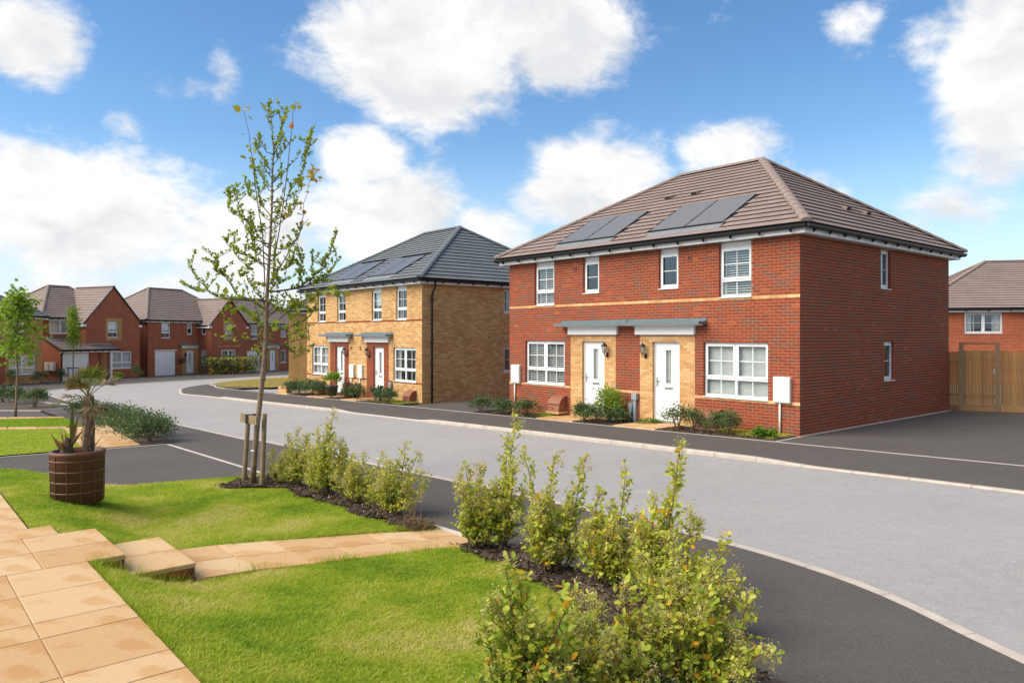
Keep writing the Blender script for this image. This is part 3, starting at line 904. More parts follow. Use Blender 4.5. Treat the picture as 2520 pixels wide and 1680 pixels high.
# ------------------------------------------------------------------ houses
BR_L, BR_H, CO = .215, .065, .075
CAMV = Vector((0, 0, CAMH))
class Bricks:
    """collects every brick of a house, then makes the nearest ones single pieces and joins the rest"""
    def __init__(s): s.items = []
    def add(s, wall, kind, x0, x1, z0, tone):
        s.items.append((wall, kind, x0, x1, z0, tone))
    def finish(s, limit=300):
        bpy.context.view_layer.update()
        full = []
        for i, (w, k, x0, x1, z0, t) in enumerate(s.items):
            if abs((x1 - x0) - BR_L) < .002:
                p = w.matrix_world @ Vector(((x0 + x1) / 2, 0, z0))
                full.append(((p - CAMV).length, i))
        full.sort(); single = set(i for _, i in full[:limit])
        variants = {}
        joined = {}
        for i, (w, k, x0, x1, z0, t) in enumerate(s.items):
            if i in single:
                key = (k, min(11, int(t * 12)))
                if key not in variants:
                    variants[key] = MB().box(0, BR_L, -.0035, .012, 0, BR_H, (key[1] + .5) / 12, True, False).mesh('brick', M['brick_' + k], False, True)
                o = link('brick', variants[key], w); o.location = (x0, 0, z0)
            else:
                joined.setdefault((w.name, k), (w, MB()))[1].box(x0, x1, -.0035, .012, z0, z0 + BR_H, t, True, False)
        for (wn_, k), (w, mb) in joined.items():
            mb.build('bricks', M['brick_' + k], w, False, True, 'stuff')
def brick_wall(root, loc, rz, length, k0, k1, openings, kindfn, mortar, bricks, dark=.18, ext=.0035, splits=()):
    """openings (x0,x1,z0,z1); local x along wall, y into the house. courses k0..k1 at z=.025+.075k"""
    zb, zt = .025 + CO * k0 - .01, .025 + CO * k1
    xs = sorted(set([0, length] + [o[0] for o in openings] + [o[1] for o in openings]))
    zs = sorted(set([zb, zt] + [min(max(o[2], zb), zt) for o in openings] + [min(max(o[3], zb), zt) for o in openings]))
    mb = MB()
    def hole(x, z): return any(o[0] < x < o[1] and o[2] < z < o[3] for o in openings)
    for i in range(len(xs) - 1):
        for j in range(len(zs) - 1):
            if not hole((xs[i] + xs[i + 1]) / 2, (zs[j] + zs[j + 1]) / 2):
                mb.face([(xs[i], 0, zs[j]), (xs[i + 1], 0, zs[j]), (xs[i + 1], 0, zs[j + 1]), (xs[i], 0, zs[j + 1])])
    for (x0, x1, z0, z1) in openings:
        d = .20; z1c = min(z1, zt)
        mb.face([(x0, 0, z0), (x0, d, z0), (x0, d, z1c), (x0, 0, z1c)][::-1])
        mb.face([(x1, 0, z0), (x1, d, z0), (x1, d, z1c), (x1, 0, z1c)])
        mb.face([(x0, 0, z0), (x1, 0, z0), (x1, d, z0), (x0, d, z0)])
        if z1 < zt: mb.face([(x0, 0, z1c), (x1, 0, z1c), (x1, d, z1c), (x0, d, z1c)][::-1])
    w = mb.build('wall', M[mortar], root)
    w.location = loc; w.rotation_euler = (0, 0, rz)
    rv = {}
    for k in range(k0, k1):
        z0 = .025 + CO * k; zc = z0 + BR_H / 2
        off = 0 if k % 2 == 0 else -.1125
        cuts = [(o[0], o[1]) for o in openings if o[2] < zc < o[3]]
        x = off
        while x < length:
            a, b = max(x, 0), min(x + BR_L, length + (ext if x + BR_L >= length - .02 else 0))
            segs = [(a, b)]
            for (c0, c1) in cuts:
                ns = []
                for (p, q_) in segs:
                    if q_ <= c0 or p >= c1: ns.append((p, q_))
                    else:
                        if p < c0 - .02: ns.append((p, c0))
                        if q_ > c1 + .02: ns.append((c1, q_))
                segs = ns
            for (sx_, sz_) in splits:
                if zc < sz_:
                    ns = []
                    for (p, q_) in segs:
                        if p < sx_ < q_: ns += [(p, sx_ - .004), (sx_ + .004, q_)]
                        else: ns.append((p, q_))
                    segs = ns
            for (p, q_) in segs:
                if q_ - p > .012:
                    kd = kindfn((p + q_) / 2, zc, k)
                    t = random.random() ** .9
                    if kd == 'red':
                        t = random.uniform(0, .17) if random.random() < dark else min(1, max(.21, random.gauss(.52, .2)))
                    bricks.add(w, kd, p, q_, z0, t)
            x += .225
        # bricks returned into the reveals
        for (c0, c1) in cuts:
            for (xx, sgn) in ((c0, 1), (c1, -1)):
                kd = kindfn(xx - sgn * .05, zc, k)
                t = min(1, max(.2, random.gauss(.5, .2)))
                y1 = .10 if k % 2 else .102
                x0_, x1_ = (xx - .006, xx + .006) if sgn > 0 else (xx - .006, xx + .006)
                rv.setdefault(kd, MB()).box(x0_, x1_, -.004, y1, z0, z0 + BR_H, t)
    for kd, m_ in rv.items():
        m_.build('reveal_bricks', M['brick_' + kd], w, False, True, 'stuff')
    return w
# ---------------------------------------------------------------- joinery
def window(wall, x0, x1, z0, z1, kind, dress='shutter', setb=.075, top_fill=0.0, sill=True, simple=False):
    """kind: wide (2 lights over 2), tall (1 over 1), narrow (single, one bar), pair (2 single lights)"""
    f = .055; yF = setb; yB = setb + .06
    zt = z1 - top_fill
    fr = MB()
    if top_fill > 0: fr.box(x0, x1, yF + .012, yB, zt, z1)
    fr.box(x0, x0 + f, yF, yB, z0, zt); fr.box(x1 - f, x1, yF, yB, z0, zt)
    fr.box(x0 + f, x1 - f, yF, yB, zt - f, zt); fr.box(x0 + f, x1 - f, yF, yB, z0, z0 + f)
    lights = []
    xm = (x0 + x1) / 2
    cols_ = [(x0 + f, xm - .033), (xm + .033, x1 - f)] if kind in ('wide', 'pair') else [(x0 + f, x1 - f)]
    if kind in ('wide', 'pair'): fr.box(xm - .033, xm + .033, yF - .002, yB, z0 + f, zt - f)
    if kind in ('wide', 'tall'):
        zm = z0 + (zt - z0) * .335
        for (a, b) in cols_:
            fr.box(a, b, yF - .001, yB, zm - .034, zm + .034)
            lights += [(a, b, zm + .034, zt - f, True), (a, b, z0 + f, zm - .034, False)]
    else:
        for (a, b) in cols_: lights.append((a, b, z0 + f, zt - f, True))
    # opening casements sit proud
    for (a, b, c, d, op) in lights:
        if op:
            s_ = .042
            fr.box(a - .012, a + s_, yF - .016, yF + .01, c - .012, d + .012); fr.box(b - s_, b + .012, yF - .016, yF + .01, c - .012, d + .012)
            fr.box(a + s_, b - s_, yF - .016, yF + .01, d - s_, d + .012); fr.box(a + s_, b - s_, yF - .016, yF + .01, c - .012, c + s_)
    w = fr.build('window', M['white'], wall)
    bars = MB()
    for (a, b, c, d, op) in lights:
        e = .042 if op else 0
        g = MB().face([(a + e, yF + .028, c + e), (b - e, yF + .028, c + e), (b - e, yF + .028, d - e), (a + e, yF + .028, d - e)])
        g.build('pane', M['glass'], w)
        if kind in ('wide', 'tall', 'pair'):
            bars.box((a + b) / 2 - .009, (a + b) / 2 + .009, yF + .016, yF + .026, c + e, d - e)
        if op:
            bars.box(a + e, b - e, yF + .018, yF + .0255, (c + d) / 2 - .009, (c + d) / 2 + .009)
    bars.build('glazing_bars', M['white'], w)
    if kind == 'wide' and not simple:
        for (a, b) in cols_:
            tv = MB(); tv.box((a + b) / 2 - .16, (a + b) / 2 + .16, yF - .028, yF - .016, zt - f + .002, zt - f + .02)
            tv.build('trickle_vent', M['white'], w)
    if sill:
        sl = MB().prism([(-.035, z0 - .028), (-.035, z0 - .012), (yF + .005, z0 + .004), (yF + .005, z0 - .028)], 'x', x0 - .04 + .04, x1)
        sl.box(x0 - .0, x0 + .0, 0, 0, 0, 0) if False else None
        sl.build('sill', M['white'], w)
    yd = yB + .055
    if dress == 'shutter':
        sh = MB()
        for (a, b, c, d, op) in lights:
            z = c + .03; st = .06
            sh.box(a - .01, a + .05, yd - .012, yd + .014, c - .03, d + .03); sh.box(b - .05, b + .01, yd - .012, yd + .014, c - .03, d + .03)
            while z < d - .01:
                sh.prism([(yd - .026, z - .008), (yd - .022, z - .013), (yd + .026, z + .010), (yd + .022, z + .015)], 'x', a + .05, b - .05)
                z += st
        sh.build('shutter', M['slat'], w)
    elif dress == 'blind':
        sh = MB(); z = z0 + .05
        while z < zt - .02:
            sh.prism([(yd - .012, z), (yd - .010, z - .003), (yd + .013, z + .026), (yd + .011, z + .029)], 'x', x0 + .03, x1 - .03)
            z += .028
        sh.build('blind', M['slat'], w)
    elif dress == 'curtain':
        sh = MB()
        for (a, b) in ((x0 + .02, x0 + .02 + (x1 - x0) * .2), (x1 - .02 - (x1 - x0) * .2, x1 - .02)):
            n = 14
            for i in range(n):
                xa, xb = a + (b - a) * i / n, a + (b - a) * (i + 1) / n
                ya, yb_ = yd + .02 * math.sin(i * 2.2), yd + .02 * math.sin((i + 1) * 2.2)
                sh.face([(xa, ya, z0), (xb, yb_, z0), (xb, yb_, zt), (xa, ya, zt)])
        sh.build('curtain', M['curtain'], w)
    elif dress == 'half':
        MB().box(x0 + .04, x1 - .04, yd, yd + .004, z0 + (zt - z0) * .5, zt - .03).build('roller_blind', M['slat'], w)
    return w
def door(wall, x0, x1, z0, z1, hinge='r', glass=True):
    f = .05; yF = .075
    d = MB()
    d.box(x0, x0 + f, yF, yF + .06, z0, z1); d.box(x1 - f, x1, yF, yF + .06, z0, z1); d.box(x0 + f, x1 - f, yF, yF + .06, z1 - f, z1)
    dr = d.build('door', M['white'], wall)
    a, b = x0 + f + .004, x1 - f - .004
    xc = (a + b) / 2 + (.03 if hinge == 'r' else -.03)
    gx0, gx1, gz0, gz1 = xc - .085, xc + .085, z0 + 1.02, z1 - .22
    lf = MB(); y0, y1 = yF + .012, yF + .052
    lf.box(a, gx0, y0, y1, z0 + .02, z1 - f - .004); lf.box(gx1, b, y0, y1, z0 + .02, z1 - f - .004)
    lf.box(gx0, gx1, y0, y1, gz1, z1 - f - .004); lf.box(gx0, gx1, y0, y1, z0 + .02, gz0)
    leaf = lf.build('door_leaf', M['white'], dr)
    bd = MB()
    for (p, q_, c, e) in ((gx0 - .025, gx0, gz0 - .025, gz1 + .025), (gx1, gx1 + .025, gz0 - .025, gz1 + .025), (gx0, gx1, gz1, gz1 + .025), (gx0, gx1, gz0 - .025, gz0)):
        bd.box(p, q_, y0 - .012, y0 - .0005, c, e)
    bd.build('glazing_bead', M['white'], dr)
    MB().face([(gx0, y0 + .02, gz0), (gx1, y0 + .02, gz0), (gx1, y0 + .02, gz1), (gx0, y0 + .02, gz1)]).build('pane', M['glass'], dr)
    ld = MB()
    for x in (gx0 + .03, gx1 - .03): ld.box(x - .003, x + .003, y0 + .012, y0 + .018, gz0, gz1)
    for z in (gz0 + .04, gz0 + .075, gz1 - .04, gz1 - .075): ld.box(gx0, gx1, y0 + .012, y0 + .0185, z - .003, z + .003)
    ld.build('leading', M['steel'], dr)
    MB().box(gx0, gx1, y1 - .005, y1, gz0, gz1).build('inner_pane', M['curtain'], dr)
    MB().box(xc - .13, xc + .13, y0 - .012, y0 - .0005, z0 + .86, z0 + .92).build('letterbox', M['steel'], dr)
    hx = a + .05 if hinge == 'r' else b - .05
    h = MB(); h.box(hx - .018, hx + .018, y0 - .012, y0 - .0005, z0 + .92, z0 + 1.16)
    sg = 1 if hinge == 'r' else -1
    h.box(min(hx, hx + sg * .12), max(hx, hx + sg * .12), y0 - .05, y0 - .034, z0 + 1.06, z0 + 1.08); h.box(hx - .01, hx + .01, y0 - .05, y0 - .012, z0 + 1.055, z0 + 1.085)
    h.build('handle', M['steel'], dr)
    MB().box(x0, x1, -.02, yF + .05, z0 - .05, z0 + .02).build('threshold', M['steel'], dr)
    MB().face([(x0, .6, z0), (x1, .6, z0), (x1, .6, z1), (x0, .6, z1)]) if False else None
    return dr
def canopy(wall, x0, x1, bx0, bx1, z=2.32):
    """flat grey porch canopy on a white box"""
    b = MB().box(bx0, bx1, -.10, .0, z, z + .26).build('canopy', M['white'], wall)
    c = MB()
    c.box(x0, x1, -.36, -.004, z + .262, z + .285)
    c.box(x0, x1, -.372, -.358, z + .255, z + .335); c.box(x0, x0 + .012, -.358, -.004, z + .286, z + .335); c.box(x1 - .012, x1, -.358, -.004, z + .286, z + .335)
    c.prism([(-.358, z + .295), (-.358, z + .30), (-.012, z + .36), (-.012, z + .35)], 'x', x0 + .013, x1 - .013)
    c.build('canopy_tray', M['grey_canopy'], b)
    fl = MB().box(x0 + .01, x1 - .01, -.024, -.0085, z + .345, z + .42)
    fl.build('flashing', M['grey_canopy'], b)
    so = MB().prism([(-.34, z + .25), (-.34, z + .261), (-.11, z + .261), (-.11, z + .225)], 'x', x0 + .06, x1 - .06)
    so.build('canopy_soffit', M['white'], b)
    n = 6
    for i in range(n):
        x = x0 + .12 + (x1 - x0 - .24) * i / (n - 1); MB().box(x - .008, x + .008, -.029, -.0245, z + .38, z + .396).build('fixing', M['steel'], b)
    return b
# ---------------------------------------------------------------- roof
class Tiles:
    def __init__(s, mat): s.items = []; s.mat = mat
    def slope(s, roof, E0, E1, P0_, P1_, gauge=.29, w=.30, skip=None):
        """E0->E1 eave (left to right from outside), P0_,P1_ the upper corners. skip(x,g): True where a panel tray replaces tiles"""
        E0, E1, A, B = map(Vector, (E0, E1, P0_, P1_))
        e = (E1 - E0).normalized()
        up = (A - E0) - e * (A - E0).dot(e)
        SL = up.length; g = up.normalized(); nrm = e.cross(g)
        if nrm.z < 0: nrm = -nrm
        n = max(2, round(SL / gauge)); st = SL / n
        la, lb = (A - E0).dot(e), (B - E0).dot(e); LW = (E1 - E0).length
        for i in range(n):
            t0, t1 = i / n, (i + 1) / n
            l0, r0 = la * t0, LW + (lb - LW) * t0
            l1, r1 = la * t1, LW + (lb - LW) * t1
            x = -w + (w / 2 if i % 2 else 0)
            while x < LW:
                a0, b0 = max(x, l0), min(x + w - .0035, r0); a1, b1 = max(x, l1), min(x + w - .0035, r1)
                x += w
                if b0 - a0 < .02: continue
                if b1 < a1: a1 = b1 = (max(min((a1 + b1) / 2, b0), a0))
                if skip and skip((a0 + b0) / 2, (i + .5) * st): continue
                full = abs(b0 - a0 - w + .0035) < .001 and abs(b1 - a1 - w + .0035) < .001
                s.items.append((roof, E0, e, g, nrm, a0, b0, a1, b1, i * st, (i + 1) * st, full, w))
    @staticmethod
    def shape(mb, f, a0, b0, a1, b1, g0, g1, tone):
        g1 += .05
        lo, hi = .042, .010
        p = [f(a0, g0 + .035, 0), f(b0, g0 + .035, 0), f(b0, g0, lo), f(a0, g0, lo), f(a1, g1, hi - .006), f(b1, g1, hi - .006), f(a0, g0 - .0, lo)]
        mb.face([p[3], p[2], p[5], p[4]], tone); mb.face([p[0], p[1], p[2], p[3]], tone)
        mb.face([p[0], p[3], p[4]], tone); mb.face([p[1], p[5], p[2]], tone)
    def finish(s, limit=300):
        bpy.context.view_layer.update()
        order = []
        for i, it in enumerate(s.items):
            if it[11]:
                roof, E0, e, g, nrm, a0, b0, a1, b1, g0, g1, full, w = it
                p = roof.matrix_world @ (E0 + e * ((a0 + b0) / 2) + g * g0)
                order.append(((p - CAMV).length, i))
        order.sort(); single = set(i for _, i in order[:limit]); var = {}
        joined = {}
        for i, it in enumerate(s.items):
            roof, E0, e, g, nrm, a0, b0, a1, b1, g0, g1, full, w = it
            tone = min(1, max(0, random.gauss(.5, .13)))
            if i in single:
                key = (round(g1 - g0, 3), round(b0 - a0, 3), int(tone * 6))
                if key not in var:
                    mb = MB(); s.shape(mb, lambda a, q_, h: (a, q_, h), 0, b0 - a0, 0, b0 - a0, 0, g1 - g0, tone)
                    var[key] = mb.mesh('tile', M[s.mat], False, True)
                o = link('tile', var[key], roof)
                m_ = Matrix((e, g, nrm)).transposed().to_4x4(); m_.translation = E0 + e * a0 + g * g0
                o.matrix_local = m_
            else:
                mb = joined.setdefault(roof.name, (roof, MB()))[1]
                s.shape(mb, lambda a, q_, h: E0 + e * a + g * q_ + nrm * h, a0, b0, a1, b1, g0, g1, tone)
        for (roof, mb) in joined.values():
            mb.build('tiles', M[s.mat], roof, False, True, 'stuff')
_ridge = {}
def ridge_run(roof, a, b, mat, L=.40, rad=.125):
    """half-round cappings laid end over end"""
    a, b = Vector(a), Vector(b); d = b - a; n = max(1, round(d.length / L)); st = d.length / n; dn = d.normalized()
    key = (mat, round(st, 3))
    if key not in _ridge:
        mb = MB(); K = 7
        for (t, r_, z_) in ((0, rad + .012, 0), (1, rad - .004, 0)):
            for k in range(K):
                an = R(-12 + 204 * k / (K - 1)); mb.v.append((t * (st + .03), math.cos(an) * r_, math.sin(an) * r_ * .62 - .02))
        for k in range(K - 1): mb.f.append((k, k + 1, K + k + 1, K + k)); mb.t.append(.5)
        mb.f.append(tuple(range(K))); mb.t.append(.5)
        _ridge[key] = mb.mesh('ridge_tile', M[mat])
    for i in range(n):
        o = link('ridge_tile', _ridge[key], roof)
        x = dn; up = Vector((0, 0, 1)); y = up.cross(x).normalized(); z = x.cross(y)
        m_ = Matrix((x, y, z)).transposed().to_4x4(); m_.translation = a + dn * (i * st)
        o.matrix_local = m_
def gutter_run(roof, a, b, out, n_br):
    """black half round gutter along a->b (eave edge), out = outward unit vector; with brackets"""
    a, b, out = Vector(a), Vector(b), Vector(out)
    mb = MB(); K = 6; r_ = .060
    c = out * .05 + Vector((0, 0, -.035))
    ring = [(out * (math.cos(R(180 + 180 * k / K)) * r_) + Vector((0, 0, math.sin(R(180 + 180 * k / K)) * r_ * 1.55 + .012))) for k in range(K + 1)]
    for k in range(K):
        mb.face([a + c + ring[k], b + c + ring[k], b + c + ring[k + 1], a + c + ring[k + 1]])
        mb.face([a + c + ring[k] * .93, a + c + ring[k + 1] * .93, b + c + ring[k + 1] * .93, b + c + ring[k] * .93])
    mb.face([a + c + q_ for q_ in ring]); mb.face([b + c + q_ for q_ in ring[::-1]])
    lip = (b - a).normalized()
    gt = mb.build('gutter', M['black'], roof)
    for i in range(n_br):
        br = MB()
        p = a + (b - a) * ((i + .5) / n_br) + c
        e = (b - a).normalized() * .018
        q = [p - out * .05 + Vector((0, 0, -.15)), p + out * .03 + Vector((0, 0, -.095)), p + out * .062 + Vector((0, 0, .005)), p - out * .05 + Vector((0, 0, .0))]
        br.face([v - e for v in q]); br.face([v + e for v in q][::-1])
        for k in range(4): br.face([q[k] - e, q[(k + 1) % 4] - e, q[(k + 1) % 4] + e, q[k] + e])
        br.build('bracket', M['black'], gt)
def hip_roof(root, L, Dp, tiles, rmat, zf=4.60, over=.25, r0=3.61, zr=7.6, skip_front=None, ridge_y=None, loc=(0, 0, 0), gut=True):
    """fascia, soffit, gutters, tiled slopes, cappings. house footprint x 0..L, y 0..Dp"""
    ye = Dp / 2 if ridge_y is None else ridge_y
    o = .36; ze = zf + .205
    rf = MB(); c = [(-over, -over), (L + over, -over), (L + over, Dp + over), (-over, Dp + over)]
    # underlay body
    R1, R2 = Vector((r0, ye, zr - .03)), Vector((L - r0, ye, zr - .03))
    e4 = [Vector((-o + .03, -o + .03, ze - .02)), Vector((L + o - .03, -o + .03, ze - .02)), Vector((L + o - .03, Dp + o - .03, ze - .02)), Vector((-o + .03, Dp + o - .03, ze - .02))]
    rf.face([e4[0], e4[1], R2, R1]); rf.face([e4[1], e4[2], R2]); rf.face([e4[2], e4[3], R1, R2]); rf.face([e4[3], e4[0], R1])
    roof = rf.build('roof', M['dark_under'], root)
    roof.location = loc
    fs = MB()
    zt = zf + .20
    x0, x1, y0, y1 = -over, L + over, -over, Dp + over
    fs.box(x0, x1, y0, y0 + .02, zf, zt); fs.box(x0, x1, y1 - .02, y1, zf, zt); fs.box(x0, x0 + .02, y0 + .02, y1 - .02, zf, zt); fs.box(x1 - .02, x1, y0 + .02, y1 - .02, zf, zt)
    fs.build('fascia', M['white'], roof)
    so = MB()
    zs = zf + .012
    so.box(x0 + .02, x1 - .02, y0 + .02, .05, zs, zs + .01); so.box(x0 + .02, x1 - .02, Dp - .05, y1 - .02, zs, zs + .01)
    so.box(x0 + .02, .05, .05, Dp - .05, zs, zs + .01); so.box(L - .05, x1 - .02, .05, Dp - .05, zs, zs + .01)
    so.build('soffit', M['white'], roof)
    E = [Vector((-o, -o, ze)), Vector((L + o, -o, ze)), Vector((L + o, Dp + o, ze)), Vector((-o, Dp + o, ze))]
    A, B = Vector((r0, ye, zr)), Vector((L - r0, ye, zr))
    tiles.slope(roof, E[0], E[1], A, B, skip=skip_front)
    tiles.slope(roof, E[1], E[2], B, B)
    tiles.slope(roof, E[2], E[3], B, A)
    tiles.slope(roof, E[3], E[0], A, A)
    lift = Vector((0, 0, .045))
    for p, q_ in ((E[0], A), (E[1], B), (E[2], B), (E[3], A)):
        ridge_run(roof, p + lift + (q_ - p).normalized() * .02, q_ + lift, rmat)
    ridge_run(roof, A + lift, B + lift, rmat)
    gz = Vector((0, 0, -.0))
    gutter_run(roof, (-o + .02, -o + .06, ze), (L + o - .02, -o + .06, ze), (0, -1, 0), 14)
    gutter_run(roof, (L + o - .06, -o + .02, ze), (L + o - .06, Dp + o - .02, ze), (1, 0, 0), 13)
    gutter_run(roof, (-o + .06, Dp + o - .02, ze), (-o + .06, -o + .02, ze), (-1, 0, 0), 6)
    gutter_run(roof, (L + o - .02, Dp + o - .06, ze), (-o + .02, Dp + o - .06, ze), (0, 1, 0), 6)
    return roof
def roof_vent(roof, p, e, g, n_, mat):
    """small wedge shaped vent tile"""
    mb = MB(); p, e, g, n_ = map(Vector, (p, e, g, n_))
    f = lambda a, b, c: p + e * a + g * b + n_ * c
    q = [f(-.12, 0, .02), f(.12, 0, .02), f(.12, 0, .12), f(-.12, 0, .12), f(-.14, .34, .02), f(.14, .34, .02)]
    mb.face([q[3], q[2], q[5], q[4]]); mb.face([q[0], q[3], q[4]]); mb.face([q[1], q[5], q[2]]); mb.face([q[0], q[1], q[2], q[3]])
    v = mb.build('roof_vent', M[mat], roof)
    h = MB().face([f(-.09, -.004, .035), f(.09, -.004, .035), f(.09, -.004, .10), f(-.09, -.004, .10)])
    h.build('vent_opening', M['black'], v)
def plain_box_walls(root, L, Dp, mat, top=4.6, sides=('back', 'left'), bot=-.3):
    mb = MB()
    if 'back' in sides: mb.face([(L, Dp, bot), (0, Dp, bot), (0, Dp, top), (L, Dp, top)])
    if 'left' in sides: mb.face([(0, Dp, bot), (0, 0, bot), (0, 0, top), (0, Dp, top)])
    if 'right' in sides: mb.face([(L, 0, bot), (L, Dp, bot), (L, Dp, top), (L, 0, top)])
    if 'front' in sides: mb.face([(0, 0, bot), (L, 0, bot), (L, 0, top), (0, 0, top)])
    return mb.build('wall', M[mat], root)
def inner_rooms(root, L, Dp, z0=-.05, zm=2.4, z1=4.55):
    mb = MB()
    mb.face([(.2, 2.6, z0), (L - .2, 2.6, z0), (L - .2, 2.6, z1), (.2, 2.6, z1)])
    mb.face([(.2, .2, zm), (L - .2, .2, zm), (L - .2, 2.6, zm), (.2, 2.6, zm)])
    mb.face([(.2, .2, z0), (L - .2, .2, z0), (L - .2, 2.6, z0), (.2, 2.6, z0)])
    mb.face([(.2, .2, z1), (L - .2, .2, z1), (L - .2, Dp - .2, z1), (.2, Dp - .2, z1)])
    mb.box(L / 2 - .06, L / 2 + .06, .2, 2.6, z0, z1)
    mb.build('room_partition', M['room'], root)
ROT = math.atan2(-UY, -UX)      # house x axis points along -u

# ---- the red brick pair
LR, DR = 10.2, 8.96
org = W(14.6, 1.31 + LR)
red = empty('semi_detached_house', (org[0], org[1], 0), ROT, 'red brick semi-detached pair with brown hipped roof and two buff brick door surrounds', 'house')
bk = Bricks()
def mirror(L, lst): return lst + [(L - b, L - a, c, d) for a, b, c, d in lst]
ZT = .025 + CO * 61
WU = [(1.23, 2.14, 3.25, ZT)]; WN_ = [(3.37, 4.02, 3.55, ZT)]
WG = [(.79, 2.60, .775, 2.125)]; DG = [(3.33, 4.23, .0, 2.125)]
front_open = mirror(LR, WU + WN_ + WG + DG)
def red_kind(x, z, k):
    for a, b in ((2.855, 4.66), (5.54, 7.345)):
        if a < x < b and z < 2.325: return 'yellow'
    return 'yellow' if k in (9, 42) else 'red'
wf = brick_wall(red, (0, 0, 0), 0, LR, -3, 61, front_open, red_kind, 'mortar_red', bk, .20, .0035, [(x_, 2.325) for x_ in (2.855, 4.66, 5.54, 7.345)])
side_open = [(4.20, 4.82, 3.55, 4.575), (4.40, 5.04, 1.10, 2.125)]
ws = brick_wall(red, (LR, 0, 0), R(90), DR, -3, 61, side_open, lambda x, z, k: 'red', 'mortar_red', bk, .24, 0)
plain_box_walls(red, LR, DR, 'far_red', 4.6)
inner_rooms(red, LR, DR)
for m_ in (False, True):
    f = (lambda a, b: (LR - b, LR - a)) if not m_ else (lambda a, b: (a, b))
    a, b = f(1.23, 2.14); window(wf, a, b, 3.25, ZT, 'tall', 'shutter', top_fill=.12)
    a, b = f(3.37, 4.02); window(wf, a, b, 3.55, ZT, 'narrow', 'none', top_fill=.12)
    a, b = f(.79, 2.60); window(wf, a, b, .775, 2.125, 'wide', 'shutter' if m_ else 'blind')
    a, b = f(3.33, 4.23); door(wf, a, b, .0, 2.125, 'r' )
canopy(wf, 2.48, 5.093, 2.82, 4.77); canopy(wf, 5.107, 7.72, 5.43, 7.38)
window(ws, 4.20, 4.82, 3.55, 4.575, 'narrow', 'none'); window(ws, 4.40, 5.04, 1.10, 2.125, 'narrow', 'none')
for x in (4.35, 5.87):
    x += (-.3 if x < 5 else .3) * 0
for x, z in ((LR - 3.02, 4.30), (3.02, 4.30)):
    v_ = MB().box(x - .075, x + .075, -.022, -.0075, z - .075, z + .075).build('air_vent', M['vent_red'], wf)
    MB().lathe([(.001, 0), (.045, 0)], 12).mesh('x', None) if False else None
    o_ = MB(); o_.tube([(x, -.024, z), (x, -.0225, z)], .042, 12); o_.build('vent_opening', M['black'], v_)
tl = Tiles('tile_brown')
def panel_skip(spans):
    # no tiles under the flush solar trays
    return lambda x, g: any(a - .36 + .36 < x - .36 < b for a, b in spans) and .42 < g < 2.5
hroof = hip_roof(red, LR, DR, tl, 'ridge_brown', skip_front=panel_skip([(2.14, 4.50), (5.73, 8.12)]))
sl_g = Vector((0, 4.84, 2.795)).normalized(); sl_n = Vector((0, -2.795, 4.84)).normalized()
def on_front(x, g): return Vector((x, -.36, 4.805)) + sl_g * g
for x in (4.61, 5.57): roof_vent(hroof, on_front(x, 3.25) + sl_n * .01, (1, 0, 0), sl_g, sl_n, 'ridge_brown')
sg = Vector((-3.97, 0, 2.795)).normalized(); sn = Vector((2.795, 0, 3.97)).normalized()
for y in (4.24, 5.46): roof_vent(hroof, Vector((LR + .36, y, 4.805)) + sg * 1.55 + sn * .01, (0, 1, 0), sg, sn, 'ridge_brown')
bk.finish(300); tl.finish(300)

# ---- the yellow brick pair
LY, DY, ZY = 10.06, 8.96, -.32
orgy = W(14.68, 16.83 + LY)
yel = empty('semi_detached_house', (orgy[0], orgy[1], ZY), ROT, 'buff yellow brick semi-detached pair with slate grey hipped roof and red brick door surrounds', 'house')
bky = Bricks()
yo = [(LY - 1.90, LY - 1.08, 3.25, ZT), (LY - 3.84, LY - 3.02, 3.25, ZT), (LY - 6.96, LY - 6.14, 3.25, ZT), (LY - 8.92, LY - 8.10, 3.25, ZT),
      (LY - 2.10, LY - .42, .775, 2.125), (LY - 9.52, LY - 7.84, .775, 2.125), (LY - 3.70, LY - 2.84, 0, 2.125), (LY - 7.12, LY - 6.26, 0, 2.125)]
def yel_kind(x, z, k):
    s = LY - x
    for a, b in ((2.45, 4.25), (5.82, 7.62)):
        if a < s < b and z < 2.33: return 'red'
    return 'red' if k in (9, 42) else 'yellow'
wyf = brick_wall(yel, (0, 0, 0), 0, LY, -3, 61, yo, yel_kind, 'mortar_yellow', bky, .12, .0035, [(LY - x_, 2.33) for x_ in (2.45, 4.25, 5.82, 7.62)])
ys_open = [(4.12, 4.92, 3.55, 4.575), (4.12, 4.92, 1.05, 2.125)]
wys = brick_wall(yel, (LY, 0, 0), R(90), DY, -3, 61, ys_open, lambda x, z, k: 'yellow', 'mortar_yellow', bky, .1, 0)
plain_box_walls(yel, LY, DY, 'far_yellow', 4.6)
inner_rooms(yel, LY, DY)
for i, o_ in enumerate(yo[:4]): window(wyf, *o_, 'tall', 'curtain' if i != 1 else 'half', top_fill=.10)
window(wyf, *yo[4], 'wide', 'curtain'); window(wyf, *yo[5], 'wide', 'blind')
door(wyf, *yo[6], 'r'); door(wyf, *yo[7], 'r')
canopy(wyf, LY - 4.72, LY - 2.10, LY - 4.33, LY - 2.38); canopy(wyf, LY - 8.06, LY - 5.44, LY - 7.70, LY - 5.75)
for o_ in ys_open: window(wys, *o_, 'narrow', 'none')
for x in (LY - 5.62, LY - 4.78):
    MB().box(x - .07, x + .07, -.018, -.0075, 1.98, 2.12).build('air_vent', M['vent_red'], wyf)
dp = MB(); x = LY
